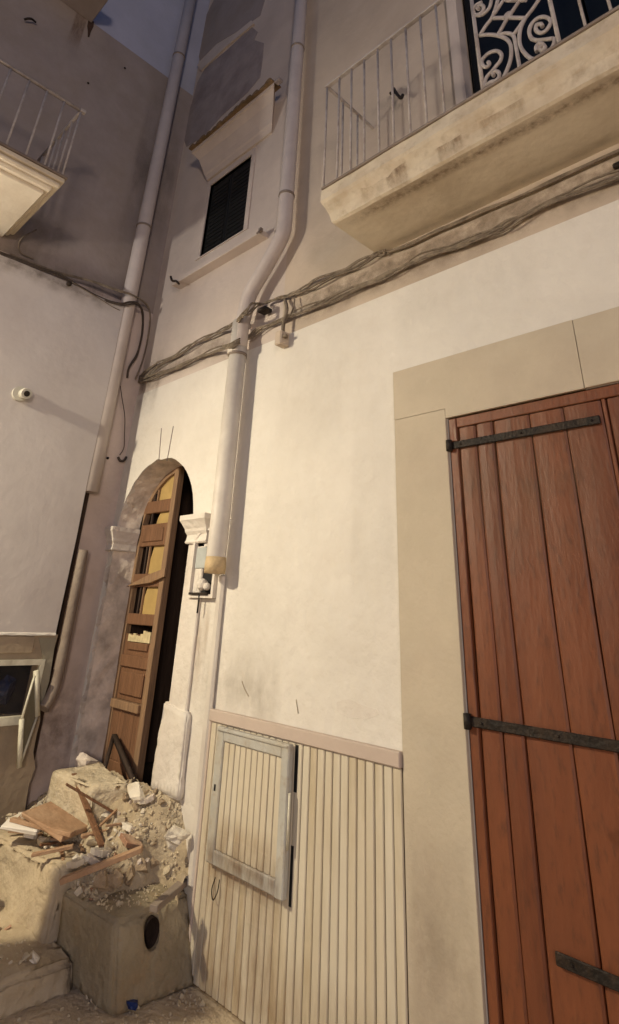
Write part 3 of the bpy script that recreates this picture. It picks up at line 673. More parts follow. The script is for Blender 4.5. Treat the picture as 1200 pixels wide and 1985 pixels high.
# ================================================================== PIPES
def vpipe(name, pts, r, mm, label, collars=(), grp=None, sides=20):
    o = tag(place(link(name, tube(pts, r, sides), mm, None), pts[-1]), label, 'drainpipe', grp)
    for c in collars:
        c = Vector(c); b = tube([c+Vector((0, 0, -.010)), c+Vector((0, 0, .010))], r*1.10 if not isinstance(r, list) else r[0]*1.1, 16)
        bmesh.ops.translate(b, verts=b.verts[:], vec=-o.location)
        k = link('collar', b, 'oldpipe', None); k.parent = o
    return o
po = .105; pxl = A(416, 1110, po).x; pr_ = .057
e1 = A(478, 585, po)
upx = A(552, 430, po).x; el = A(549, 455, po)
pts = [Vector((upx, -po, 9.4)), Vector((upx, -po, 4.6)), Vector((upx, -po, el.z+.12))]
pts += smoothpath([Vector((upx, -po, el.z+.06)), el+Vector((-.02, 0, -.02)), e1.lerp(el, .5), e1+Vector((.03, 0, .05)), Vector((pxl+.03, -po, e1.z-.10)), Vector((pxl+.01, -po, e1.z-.2))], 4)
pts += [Vector((pxl+.01, -po, 3.05))]
vpipe('drainpipe', pts, .052, 'pipepink', 'upper grey pink drainpipe that bends sideways above the cables between the two houses', [(upx, -po, A(580, 92, po).z), (upx, -po, A(552, 382, po).z)])
o = vpipe('drainpipe', [Vector((pxl, -po, A(468, 625, po).z)), Vector((pxl, -po, 1.76)), Vector((pxl, -po, 1.67))], pr_, 'pipe', 'lower cream drainpipe ending in a rusty collar beside the arched doorway', [(pxl, -po, A(463, 688, po).z)])
b = tube([(pxl, -po, 1.660), (pxl, -po, 1.70), (pxl, -po, 1.745)], [.0595, .061, .0578], 20); bmesh.ops.translate(b, verts=b.verts[:], vec=-o.location); k = link('rusty_collar', b, 'rust'); k.parent = o
b = tube([(pxl-.01, -po, 3.0), (pxl-.01, -po, 3.04)], .065, 18); bmesh.ops.translate(b, verts=b.verts[:], vec=-o.location); k = link('socket', b, 'pipe'); k.parent = o
# smooth cream strip under the broken pipe
o = place(link('conduit_strip', box(-2.862, -2.806, -.040, -.011, .30, 1.66, .012), 'pipe'), (-2.83, 0, .3)); tag(o, 'thin cream half round strip running down the wall below the rusty pipe collar', 'conduit')
cy = -.30
pp_ = [Bp(345, 130, .07), Bp(228, 640, .07), Bp(180, 950, .07)]
cy = sum(p.y for p in pp_)/3
vpipe('drainpipe', [Vector((WX+.075, cy, 9.4)), Vector((WX+.075, cy, 5)), Vector((WX+.075, cy, 2.22))], .062, 'pipepink', 'tall grey pink drainpipe in the corner on the left wall, cut off at head height', [(WX+.075, cy, Bp(277, 440, .07).z), (WX+.075, cy, Bp(338, 105, .07).z)])
op = [Bp(162, 1066, .12), Bp(134, 1205, .12), Bp(112, 1310, .12), Bp(98, 1350, .13), Bp(84, 1374, .15)]
b = tube(smoothpath(op, 5), .034, 12); o = tag(place(link('pipe_stub', b, 'oldpipe'), op[-1]), 'bent brown length of old pipe on the left wall below the cut drainpipe', 'pipe')

# ================================================================== CABLES
def cable(name, pts, r, label, mm='cable', sides=6, jit=.004, cat='cable', strands=1, grp=None):
    b = bmesh.new(); P = smoothpath(pts, 6)
    for s in range(strands):
        random.seed(s*11+3); ph = [random.uniform(0, 6) for _ in range(3)]
        Q = [p+Vector((0 if abs(p.x-WX) > .25 else abs(math.sin(i*.37+ph[0]))*jit, 0 if abs(p.x-WX) < .25 else -abs(math.sin(i*.37+ph[0]))*jit, (math.sin(i*.21+ph[1])+.6*math.sin(i*.53+ph[2]))*jit*1.2+(s-(strands-1)/2)*r*1.2)) for i, p in enumerate(P)]
        tube(Q, r, sides, b)
    o = place(link(name, b, mm), P[0]); return tag(o, label, cat, grp)
cable('cable_bundle', [A(268, 737, .03), A(300, 728, .03), A(340, 714, .03), A(380, 697, .03), A(420, 680, .04), A(452, 668, .18), A(480, 655, .05), A(507, 638, .03), A(540, 625, .03), A(567, 612, .03), A(613, 592, .03), A(670, 566, .03), A(730, 543, .03), A(780, 521, .03), A(825, 497, .03), A(900, 472, .03), A(960, 447, .03), A(1000, 428, .03), A(1060, 398, .03), A(1120, 372, .03), A(1230, 330, .03)], .0055, 'lower bundle of dusty cables running along the wall under the balcony', strands=5, jit=.008)
cable('cable_bundle', [A(266, 733, .02), A(300, 712, .02), A(340, 692, .02), A(380, 668, .03), A(437, 638, .03), A(463, 620, .15), A(478, 606, .19), A(495, 596, .14), A(513, 590, .04), A(547, 578, .03), A(583, 563, .02), A(623, 545, .02), A(680, 522, .02), A(730, 498, .02), A(750, 489, .02)], .006, 'upper ragged bundle of dusty cables crossing the bent drainpipe', strands=4, jit=.014)
cable('cable', [A(750, 489, .02), A(800, 470, .02), A(860, 443, .02), A(920, 418, .02), A(1000, 385, .02), A(1080, 346, .02), A(1230, 278, .02)], .007, 'thin mould darkened cable in the angle under the right balcony slab', strands=2)
cable('cable_bundle', [Bp(-40, 470, .11), Bp(0, 490, .11), Bp(60, 514, .11), Bp(110, 534, .11), Bp(160, 560, .11), Bp(200, 580, .11), Bp(230, 588, .14), Bp(250, 588, .16), Bp(268, 592, .14), Bp(276, 610, .05), Bp(275, 645, .02), Bp(266, 685, .02), Bp(250, 712, .02), Bp(246, 732, .02)], .009, 'thick dusty cables on the left wall ledge passing over the tall drainpipe', 'black', strands=2, jit=.006)
cable('cable', [Bp(20, 492, .08), Bp(110, 527, .08), Bp(180, 546, .10), Bp(235, 566, .15), Bp(262, 575, .15), Bp(284, 590, .05), Bp(291, 612, .02), Bp(287, 650, .02), Bp(276, 700, .02), Bp(262, 735, .02)], .006, 'thin brown cable looping from the ledge over the tall pipe into the corner', 'cable', strands=2)
cable('cable', [Bp(140, 548, .12), Bp(180, 570, .12), Bp(210, 590, .12), Bp(232, 602, .12)], .004, 'short slack wire lying along the edge of the left wall ledge')
cable('hanging_wire', [Bp(233, 748, .02), Bp(238, 780, .02), Bp(242, 810, .02), Bp(241, 845, .02), Bp(240, 868, .02), Bp(232, 882, .02)], .0035, 'thin black wire hanging down the corner below the cables', 'black', jit=.001)
cable('hanging_wire', [Bp(229, 886, .02), Bp(233, 893, .03), Bp(240, 893, .03), Bp(245, 886, .02)], .010, 'short thick curled cable end at the bottom of the hanging wire', 'black', jit=0)
cable('hanging_wire', [Bp(70, 446, .05), Bp(45, 458, .04), Bp(36, 475, .02), Bp(42, 492, .02), Bp(64, 503, .02)], .006, 'curled dusty wire hanging under the left balcony corner')
# cable clamp with dangling pieces
cl = thing('cable_clamp', 'broken clamp with dangling stubs hanging from the cables right of the bent pipe', 'clamp', A(545, 655, 0))
def clp(b, name, mm): bmesh.ops.translate(b, verts=b.verts[:], vec=-Vector(cl.location)); k = link(name, b, mm); k.parent = cl
clp(tube(smoothpath([A(552, 580, .03), A(556, 600, .05), A(550, 625, .06), A(548, 650, .06)]), .012, 6), 'dangling_cord', 'cable')
clp(tube(smoothpath([A(572, 575, .03), A(568, 598, .05), A(560, 615, .06)]), .005, 6), 'dangling_cord', 'cable')
pc = A(547, 657, .05); clp(box(pc.x-.03, pc.x+.03, -.09, -.012, pc.z-.05, pc.z+.045, .008), 'clamp_body', 'tan')
clp(box(pc.x+.025, pc.x+.06, -.08, -.05, pc.z-.01, pc.z+.01, .003), 'lug', 'cable')
pc = A(512, 602, .06); clp(box(pc.x-.04, pc.x+.04, -.09, -.02, pc.z-.012, pc.z+.016, .005), 'iron_stub', 'iron')
pc = A(265, 736, .02); b = bmesh.new(); bmesh.ops.create_icosphere(b, subdivisions=2, radius=.03, matrix=Matrix.Translation(pc)); tag(place(link('junction_knot', b, 'iron'), pc), 'black knot of tape where the cables meet in the corner', 'cable joint')
pc = Bp(134, 550, .14); b = bmesh.new(); bmesh.ops.create_icosphere(b, subdivisions=2, radius=.022, matrix=Matrix.Translation(pc)); tag(place(link('junction_knot', b, 'iron'), pc), 'small black clip on the cables of the left wall ledge', 'cable joint')
pc = A(1194, 321, .03); b = box(pc.x-.012, pc.x+.03, -.04, 0, pc.z-.014, pc.z+.012, .005); tag(place(link('iron_plug', b, 'iron'), pc), 'dark iron plug in the wall under the balcony at the right edge', 'plug')

# ================================================================== METER NICHE + CAMERA
mx0, mx1, mz0, mz1 = -3.105, -2.895, 1.555, 1.83
mc = (mx0+mx1)/2; mr = (mx1-mx0)/2
nc = thing('meter_niche', 'small arched meter box with broken cover behind the end of the cream pipe', 'meter box', (mc, -.012, mz0))
def ncp(b, name, mm): bmesh.ops.translate(b, verts=b.verts[:], vec=-Vector(nc.location)); k = link(name, b, mm); k.parent = nc; return k
outer = [(mx0-.02, mz0-.02), (mx1+.02, mz0-.02), (mx1+.02, mz1)]+[(mc+(mr+.02)*math.cos(a), mz1+(mr+.02)*.75*math.sin(a)) for a in [math.pi*k/12 for k in range(1, 12)]]+[(mx0-.02, mz1)]
inner = [(mx0, mz0), (mx1, mz0), (mx1, mz1)]+[(mc+mr*math.cos(a), mz1+mr*.75*math.sin(a)) for a in [math.pi*k/12 for k in range(1, 12)]]+[(mx0, mz1)]
ncp(plate(outer, [inner], -.050, -.011), 'frame', 'white2')
ncp(prism(inner, -.016, -.0105), 'dark_back', 'dark')
ncp(box(mx0+.004, mx1-.10, -.036, -.0165, mz0+.14, mz1-.015, .004), 'cover', 'gmeter')
ncp(box(mx0+.004, mx1-.004, -.030, -.0165, mz1-.012, mz1+.02, .003), 'cross_bar', 'white2')
ncp(box(mx0+.01, mx0+.05, -.032, -.0165, mz0+.01, mz0+.135, .004), 'broken_flap', 'white2')
b = bmesh.new(); bmesh.ops.create_icosphere(b, subdivisions=2, radius=.034, matrix=Matrix.Translation((mc+.025, -.055, mz0+.05))); bmesh.ops.create_icosphere(b, subdivisions=2, radius=.022, matrix=Matrix.Translation((mc+.065, -.05, mz0+.04)))
ncp(b, 'crumpled_lump', 'white2')
ncp(box(mx0+.01, mx1-.02, -.062, -.02, mz0-.005, mz0+.008, .002), 'tray', 'iron'); ncp(tube([(mc, -.05, mz0-.1), (mc, -.05, mz0)], .005, 6), 'pin', 'iron')
kc = Bp(40, 765, LO)
kam = thing('security_camera', 'small round cream security camera on the left wall', 'camera', kc)
def kp(b, name, mm): bmesh.ops.translate(b, verts=b.verts[:], vec=-Vector(kam.location)); k = link(name, b, mm); k.parent = kam
kp(tube([kc+Vector((0, -.01, 0)), kc+Vector((.025, -.01, 0))], .052, 20), 'base', 'plastic')
dx = (CAM-kc).normalized()
h = kc+Vector((.05, .01, 0)); kp(tube([kc+Vector((.02, 0, 0)), h, h+Vector((.04, .0, -.01))], [.03, .038, .036], 18), 'housing', 'plastic')
kp(tube([h+Vector((.035, 0, -.009)), h+Vector((.046, 0, -.012))], .020, 14), 'lens', 'iron')

# ================================================================== LANTERN (the lamp that lights the corner; hangs just left of the picture)
ln = thing('wall_lantern', 'street lantern on an iron arm under the left balcony', 'street lamp', (WX+LO, LAMP.y, LAMP.z))
def lp(b, name, mm): bmesh.ops.translate(b, verts=b.verts[:], vec=-Vector(ln.location)); k = link(name, b, mm); k.parent = ln
lp(tube(smoothpath([(WX+LO, LAMP.y-.01, LAMP.z+.2), (WX+LO+.12, LAMP.y-.01, LAMP.z+.27), (LAMP.x, LAMP.y, LAMP.z+.22)]), .012, 8), 'arm', 'iron')
lp(tube([LAMP+Vector((0, 0, .10)), LAMP+Vector((0, 0, .14)), LAMP+Vector((0, 0, .22))], [.13, .11, .02], 16), 'hood', 'iron')

# ================================================================== STEPS + RUBBLE
# low plinth and lower steps (pale, worn)
rough_block('low_kerb_step', [(-4.2, -1.7, -.02), (-3.07, -1.55, -.02), (-3.03, -.43, -.02), (-4.2, -.40, -.02)], [(-4.2, -1.7, .10), (-3.08, -1.55, .085), (-3.05, -.44, .10), (-4.2, -.40, .13)], 'step', 'low worn kerb step in the left foreground at the foot of the ruined stairs', 'step', amp=.012, seed=2)
b1 = rough_block('hollow_concrete_block', [(-3.25, -.44, -.01), (-2.765, -.40, -.01), (-2.735, -.012, -.01), (-3.25, -.012, -.01)], [(-3.22, -.47, .28), (-2.835, -.40, .262), (-2.865, -.012, .278), (-3.22, -.012, .30)], 'conc', 'stained concrete end step with a round drain hole in its face', 'concrete step', amp=.006, seed=4, bev=.014)
hc = (G(298, 1811, .17)); 
# drain hole: boolean cut through the front face, dark sleeve inside
hp = CAM + ray(299, 1812)*1.0
d = ray(299, 1812); t = (-2.80-CAM.x)/d.x; hp = CAM+d*t
cyl = bmesh.new(); bmesh.ops.create_cone(cyl, cap_ends=True, segments=24, radius1=.042, radius2=.042, depth=.30, matrix=Matrix.Translation(hp+Vector((-.06, 0, 0))) @ Matrix.Rotation(math.pi/2, 4, 'Y') @ Matrix.Diagonal((1.25, .95, 1, 1)))
co = link('t', cyl, 'dark'); md = b1.modifiers.new('b', 'BOOLEAN'); md.object = co; md.operation = 'DIFFERENCE'; md.solver = 'EXACT'
dg = bpy.context.evaluated_depsgraph_get(); dg.update(); me = bpy.data.meshes.new_from_object(b1.evaluated_get(dg)); b1.modifiers.clear(); b1.data = me; bpy.data.objects.remove(co)
sl = bmesh.new(); bmesh.ops.create_cone(sl, cap_ends=False, segments=24, radius1=.0405, radius2=.0405, depth=.14, matrix=Matrix.Translation(hp+Vector((-.09, 0, 0))) @ Matrix.Rotation(math.pi/2, 4, 'Y') @ Matrix.Diagonal((1.25, .95, 1, 1)))
bmesh.ops.translate(sl, verts=sl.verts[:], vec=-b1.location); k = link('drain_sleeve', sl, 'oakd'); k.parent = b1
rough_block('big_step_stone', [(-4.0, -.58, .05), (-3.24, -.50, .08), (-3.18, -.10, .08), (-4.1, -.10, .05)], [(-4.05, -.55, .33), (-3.27, -.46, .345), (-3.15, -.10, .36), (-4.1, -.10, .36)], 'step', 'large pale worn step stone at the left of the ruined stairs', 'step', amp=.018, seed=6, bev=.014, fr=5)
rough_block('low_boulder', [(-4.1, -.98, .05), (-3.62, -.80, .05), (-3.60, -.56, .05), (-4.1, -.60, .05)], [(-4.1, -.94, .27), (-3.70, -.78, .25), (-3.66, -.60, .24), (-4.1, -.62, .29)], 'step', 'rounded pale boulder at the left edge below the big step stone', 'stone', amp=.02, seed=8, bev=.02)
# heap surface
def lerp(a, b, t): t = max(0, min(1, t)); return a+(b-a)*t
def prof0(x):
    P = [(-4.27, .46), (-3.9, .56), (-3.3, .61), (-3.02, .60), (-2.93, .50), (-2.88, .36), (-2.83, .26), (-2.78, .2)]
    for (a, b_), (c, d_) in zip(P, P[1:]):
        if x <= c: return lerp(b_, d_, (x-a)/(c-a))
    return .2
def hh(x, y):
    t = max(0, min(1, (-y)/.34)); hi = prof0(min(x+.17*min(1, -y/.12)*max(0, min(1, (x+3.75)/.4)), -2.88)); lo = .33 if x < -3.08 else lerp(.33, .24, (x+3.08)/.06)
    if x > -3.06: t = max(t, min(1, (-y-.05)/.05)*min(1, (x+3.06)/.05)); lo = lerp(lo, .20, (x+3.06)/.06)
    h = lerp(hi, lo, t*t*(3-2*t)*.55+t*.45)
    h -= .07*max(0, min(1, (-y-.30)/.14)) if x < -3.06 else 0
    p = Vector((x, y, 0)); h += .035*noise.noise(p*5)+.022*noise.noise(p*13)+.012*noise.noise(p*34)
    return h
b = bmesh.new(); NX, NY = 120, 50; gv = []
for i in range(NX+1):
    row = []
    for j in range(NY+1):
        x = -4.262+(4.262-2.845)*i/NX; y = -.004-.42*j/NY
        row.append(b.verts.new((x, y, hh(x, y))))
    gv.append(row)
for i in range(NX):
    for j in range(NY):
        if gv[i+1][j+1].co.x > -3.01 and gv[i+1][j+1].co.y < -.105-.02*math.sin(i*.7): continue
        b.faces.new((gv[i][j], gv[i+1][j], gv[i+1][j+1], gv[i][j+1]))
hp_ = tag(place(link('rubble_heap', b, 'dust', smooth=True), (-3.5, -.2, .3)), 'heap of pale mortar dust and crushed stone on the stairs before the arched doorway', 'rubble', kind='stuff')
# fine grit as stuff
b = bmesh.new(); random.seed(11)
base = [chunk((1, 1, 1), 300+i, 0) for i in range(6)]; bmesh_cache = []
for q in base:
    me = bpy.data.meshes.new('t'); q.to_mesh(me); q.free(); bmesh_cache.append(me)
vsl, fsl = [], []
def addch(me, loc, s, R_):
    o0 = len(vsl)
    for v in me.vertices: vsl.append(tuple(R_ @ (v.co*s)+loc))
    for p in me.polygons: fsl.append(tuple(o0+i for i in p.vertices))
def rrot(): return Matrix.Rotation(random.uniform(0, 6.28), 3, 'Z') @ Matrix.Rotation(random.uniform(0, 6.28), 3, 'X') @ Matrix.Rotation(random.uniform(0, 6.28), 3, 'Y')
for i in range(2300):
    x = random.uniform(-4.22, -2.86); y = -random.uniform(.01, .42)
    if x > -3.06: y = -random.uniform(.01, .07)
    if noise.noise(Vector((x*4, y*4, 5))) < -.12: continue
    s = min(.016, .004+random.expovariate(1/.0045)); addch(random.choice(bmesh_cache), Vector((x, y, max(hh(x, y), .345 if x < -3.24 and y < -.34 else 0)+s*.3)), s, rrot())
for i in range(900):                      # on the lower step, the kerb and the street
    r = random.random()
    if r < .25: x, y, z = random.uniform(-3.2, -2.88), -random.uniform(.02, .42), .283
    elif r < .55: x, y, z = random.uniform(-3.9, -3.1), -random.uniform(.55, 1.0), .10
    else: x, y, z = random.uniform(-3.0, -1.8), -abs(random.gauss(0, .22))-.06, .0; 
    s = min(.014, .003+random.expovariate(1/.003)); addch(random.choice(bmesh_cache), Vector((x, y, z+s*.3)), s, rrot())
me = bpy.data.meshes.new('grit'); me.from_pydata(vsl, [], fsl); me.materials.append(M['rub']); o = bpy.data.objects.new('grit', me); COL.objects.link(o)
tag(o, 'loose pale grit and crumbs strewn over the heap, steps and street', 'grit', kind='stuff')
# individual pieces
var = []
for i in range(10):
    q = chunk((1, random.Random(i).uniform(.55, .9), random.Random(i+50).uniform(.3, .7)), 500+i, 0 if i % 2 else 1, .15); me = bpy.data.meshes.new('rubble_piece'); q.to_mesh(me); q.free(); me.materials.append(M[['rub', 'rubw', 'rubd', 'rubr', 'rubw', 'rub', 'raw', 'rubw', 'rubd', 'rub'][i % 10]]); var.append(me)
random.seed(21); cnt = 0; used = []
RL = {'pale_rubble': ('small sandy beige stone lying loose in the rubble heap before the arched doorway', 'rubble', 'beige rubble on the heap'),
      'white_plaster_chunk': ('small whitish plaster fragment lying loose in the rubble heap before the arched doorway', 'rubble', 'white plaster rubble on the heap'),
      'brown_rubble': ('small dark brown stone lying loose in the rubble heap before the arched doorway', 'rubble', 'brown rubble on the heap'),
      'reddish_rubble': ('small reddish brick fragment lying loose in the rubble heap before the arched doorway', 'rubble', 'reddish rubble on the heap'),
      'bare_masonry': ('small mottled masonry lump lying loose in the rubble heap before the arched doorway', 'rubble', 'mottled rubble on the heap')}
while cnt < 230:
    x = random.uniform(-4.15, -2.93); y = -random.uniform(.03, .42)
    if x > -3.05 and y < -.08: continue
    if -3.9 < x < -3.42 and -.34 < y < -.08: continue
    s = random.choice([.014, .017, .020, .024, .028, .034, .044, .052])*random.uniform(.85, 1.15)
    if any((x-a)**2+(y-c)**2 < (s+t)**2*.7 for a, c, t in used): continue
    used.append((x, y, s))
    o = bpy.data.objects.new('rubble_piece', random.choice(var)); COL.objects.link(o); o.location = (x, y, max(hh(x, y), .345 if x < -3.24 and y < -.34 else 0)+s*.35); o.scale = (s, s, s); o.rotation_euler = (random.uniform(-.6, .6), random.uniform(-.6, .6), random.uniform(0, 6.28))
    tag(o, *RL[o.data.materials[0].name]); cnt += 1
random.seed(22)
for i in range(16):
    x, y = random.uniform(-3.75, -3.1), -random.uniform(.56, .85); s = random.uniform(.018, .04)
    o = bpy.data.objects.new('rubble_piece', random.choice(var)); COL.objects.link(o); o.location = (x, y, .10+s*.4); o.scale = (s, s, s); o.rotation_euler = (random.uniform(-.6, .6), random.uniform(-.6, .6), random.uniform(0, 6.28))
    tag(o, 'small broken stone lying on the low kerb step below the big step stone', 'rubble', 'rubble on the kerb step')
random.seed(33)
for k in range(5):
    y = -.10-.068*k; o = chunk_obj('riser_stone', (-3.045-.012*random.random(), y, .335), (.05, .036, .055), 80+k, 'rubd', (random.uniform(-.2, .2), random.uniform(-.2, .2), random.uniform(-.3, .3)))
    tag(place(o, (-3.045, y, .335)), ['brown riser stone nearest the wall under the rubble', 'second brown riser stone from the wall under the rubble', 'middle one of the five brown riser stones under the rubble', 'brown riser stone beneath the long reddish batten', 'outermost brown riser stone beside the big step stone'][k], 'stone', 'riser stones')
random.seed(77); ns = 0
while ns < 34:
    x = random.uniform(-4.1, -2.98); y = -random.uniform(.05, .44)
    if -3.9 < x < -3.42 and -.36 < y < -.06: continue
    if x > -3.08 and y < -.07: continue
    R0 = random.uniform(.030, .075); n_ = random.choice([4, 4, 5]); a0 = random.uniform(0, 6)
    P = [(R0*random.uniform(.65, 1.1)*math.cos(a0+2*math.pi*k/n_), R0*.7*random.uniform(.65, 1.1)*math.sin(a0+2*math.pi*k/n_)) for k in range(n_)]
    b = prism(P, -.5*random.uniform(.012, .026), .012, 'z', bev=.0015); mm_ = random.choice(['rubw', 'rubw', 'rub', 'raw', 'rubr'])
    o = link('slab_fragment', b, mm_); o.location = (x, y, max(hh(x, y), .345 if x < -3.24 and y < -.34 else 0)+.016); o.rotation_euler = (random.uniform(-.45, .45), random.uniform(-.45, .45), random.uniform(0, 6.28))
    t_, g_ = {'rubw': ('flat whitish plaster slab fragment with broken edges lying on the rubble heap', 'white slab fragments'), 'rub': ('flat sandy stone slab fragment with broken edges lying on the rubble heap', 'sandy slab fragments'), 'raw': ('flat mottled grey beige slab fragment lying on the rubble heap', 'mottled slab fragments'), 'rubr': ('flat reddish tile fragment lying on the rubble heap', 'reddish tile fragments')}[mm_]
    tag(o, t_, 'slab fragment', g_); ns += 1
for k in range(12):
    x = random.uniform(-4.0, -3.15); y = -random.uniform(.12, .44); L_ = random.uniform(.05, .13)
    if -3.9 < x < -3.42 and -.36 < y < -.06: y = -.40
    o = link('wood_splinter', box(-L_, L_, -.008, .008, -.004, .004, .001, jit=.002), random.choice(['debw', 'oak', 'oakl'])); o.location = (x, y, max(hh(x, y), .345 if x < -3.24 and y < -.34 else 0)+.018); o.rotation_euler = (random.uniform(-.2, .2), random.uniform(-.25, .25), random.uniform(0, 3.1))
    tag(o, 'small thin splinter of brown wood lying among the rubble on the heap', 'wood', 'wood splinters in the rubble')
# notable pieces
def single(b, name, mm, label, cat, loc):
    return tag(place(link(name, b, mm), loc), label, cat)
rough_block('broken_slab', [(-3.90, -.33, .36), (-3.47, -.235, .34), (-3.42, -.05, .38), (-3.86, -.05, .40)], [(-3.88, -.30, .60), (-3.53, -.235, .585), (-3.40, -.09, .60), (-3.80, -.06, .63)], 'rub', 'big pale block of broken threshold stone at the left foot of the door leaf', 'stone block', amp=.012, seed=12, bev=.006, fr=8)
o = chunk_obj('dark_stone', A(166, 1478, .06), (.10, .06, .055), 31, 'raw', (0, .1, .3)); o = place(o, A(166, 1478, .06)); tag(o, 'dark rounded stone in the corner beside the left door jamb', 'stone')
c = G(345, 1618, .49); o = chunk_obj('white_boulder', c, (.075, .06, .06), 37, 'rubw', (.2, 0, .6)); tag(place(o, c), 'pale boulder against the wall beside the cream strip', 'stone')
c = G(272, 1535, .60); o = chunk_obj('tilted_slab', c, (.10, .06, .03), 41, 'rubw', (.5, .3, .3)); tag(place(o, c), 'tilted flat piece of plaster just below the open doorway', 'plaster slab')
c = G(205, 1708, .33); o = chunk_obj('leaning_tile', c, (.075, .02, .06), 43, 'rubd', (.35, .1, .9)); tag(place(o, c), 'pinkish broken tile leaning under the long wooden batten', 'tile')
c = G(42, 1612, .40); b = box(-.11, .11, -.035, .035, -.012, .012, .004, jit=.006); bmesh.ops.rotate(b, verts=b.verts[:], matrix=Matrix.Rotation(.55, 3, 'Z') @ Matrix.Rotation(.15, 3, 'X')); bmesh.ops.translate(b, verts=b.verts[:], vec=c+Vector((0, 0, .02))); single(b, 'plaster_slab', 'white', 'flat white slab of plaster at the left end of the heap', 'plaster slab', c)
def batten(u0, v0, z0, u1, v1, z1, wd, th, name, mm, label, cat='wood'):
    p, q = G(u0, v0, z0), G(u1, v1, z1); d = q-p; L = d.length; b = box(0, L, -wd/2, wd/2, -th/2, th/2, .002, jit=.0015)
    X = d.normalized(); Y = Vector((0, 0, 1)).cross(X).normalized(); Z = X.cross(Y)
    Rm = Matrix((X, Y, Z)).transposed(); bmesh.ops.rotate(b, verts=b.verts[:], matrix=Rm); bmesh.ops.translate(b, verts=b.verts[:], vec=p)
    return single(b, name, mm, label, cat, p)
batten(118, 1708, .385, 276, 1645, .50, .045, .020, 'batten', 'debw', 'long reddish wooden batten lying diagonally across the front of the heap')
batten(22, 1588, .44, 140, 1618, .43, .030, .018, 'batten', 'debw', 'long pale reddish batten at the upper left of the heap against the left wall')
batten(62, 1657, .37, 142, 1640, .40, .03, .014, 'batten', 'debw', 'short brown stick lying flat on top of the big step stone')
batten(158, 1622, .41, 215, 1608, .42, .03, .014, 'batten', 'debw', 'short wooden splinter in the middle of the heap')
batten(356, 1710, .31, 297, 1762, .30, .04, .025, 'batten', 'oldpipe', 'grey batten lying on the concrete end step beside the wall')
batten(143, 1500, .60, 197, 1640, .40, .030, .012, 'batten', 'oak', 'dark brown bar standing in for a shadow down the front of the broken threshold block')  # modelled bar replaces the dark shadow stripe on the block
batten(128, 1520, .62, 238, 1585, .46, .020, .010, 'batten', 'oak', 'thin dark bar standing in for a shadow across the broken threshold block')  # second bar of the same modelled shadow
c = G(108, 1592, .44); b = box(-.15, .15, -.10, .10, -.012, .012, .003, jit=.006); bmesh.ops.rotate(b, verts=b.verts[:], matrix=Matrix.Rotation(.4, 3, 'Z') @ Matrix.Rotation(.22, 3, 'Y')); bmesh.ops.translate(b, verts=b.verts[:], vec=c); single(b, 'wooden_panel', 'debw', 'broken flat wooden door panel lying at the back left of the heap', 'wood', c)
# dark bars standing in for the V-shaped shadow at the foot of the door
def shadow_bar(a, c, r, label):
    b = tube([a, c], r, 4); single(b, 'door_shadow_bar', 'oakd', label, 'wood', a)
shadow_bar(A(222, 1427, -.13), A(262, 1520, .02), .018, 'dark bar standing in for a shadow on the door leaf, slanting down to the right')
shadow_bar(A(220, 1427, -.13), A(200, 1500, .05), .018, 'dark bar standing in for a shadow on the door leaf, slanting down to the left')
# unseen plank added left of the picture to shade the lower steps
b = bmesh.new(); box(-.17, .17, -.018, .018, .0, 1.64, .004, bm=b); k = single(b, 'shade_plank', 'debw', 'tall unseen plank added by the left wall to shade the lower steps', 'wood', (0, 0, 0)); k.location = (-3.38, -1.58, 0); k.rotation_euler = (0, 0, -.3)
b = box(-.16, .16, -.12, .12, 0.001, .10, .01); kk = link('shade_plank_foot', b, 'rubd'); kk.parent = k
# blue scrap beside the concrete step
c = G(252, 1950, .0)+Vector((.03, -.02, .02)); o = chunk_obj('blue_scrap', c, (.05, .03, .018), 51, 'bluep', (0, 0, .4)); tag(place(o, c), 'small blue plastic scrap on the ground by the concrete step', 'plastic')
c = Bp(10, 1340, .05); o = chunk_obj('blue_bundle', c, (.06, .12, .10), 53, 'bluedark', (0, 0, .1)); tag(place(o, c), 'dark blue bundle behind the small basement window', 'bundle')
for me in bmesh_cache: bpy.data.meshes.remove(me)

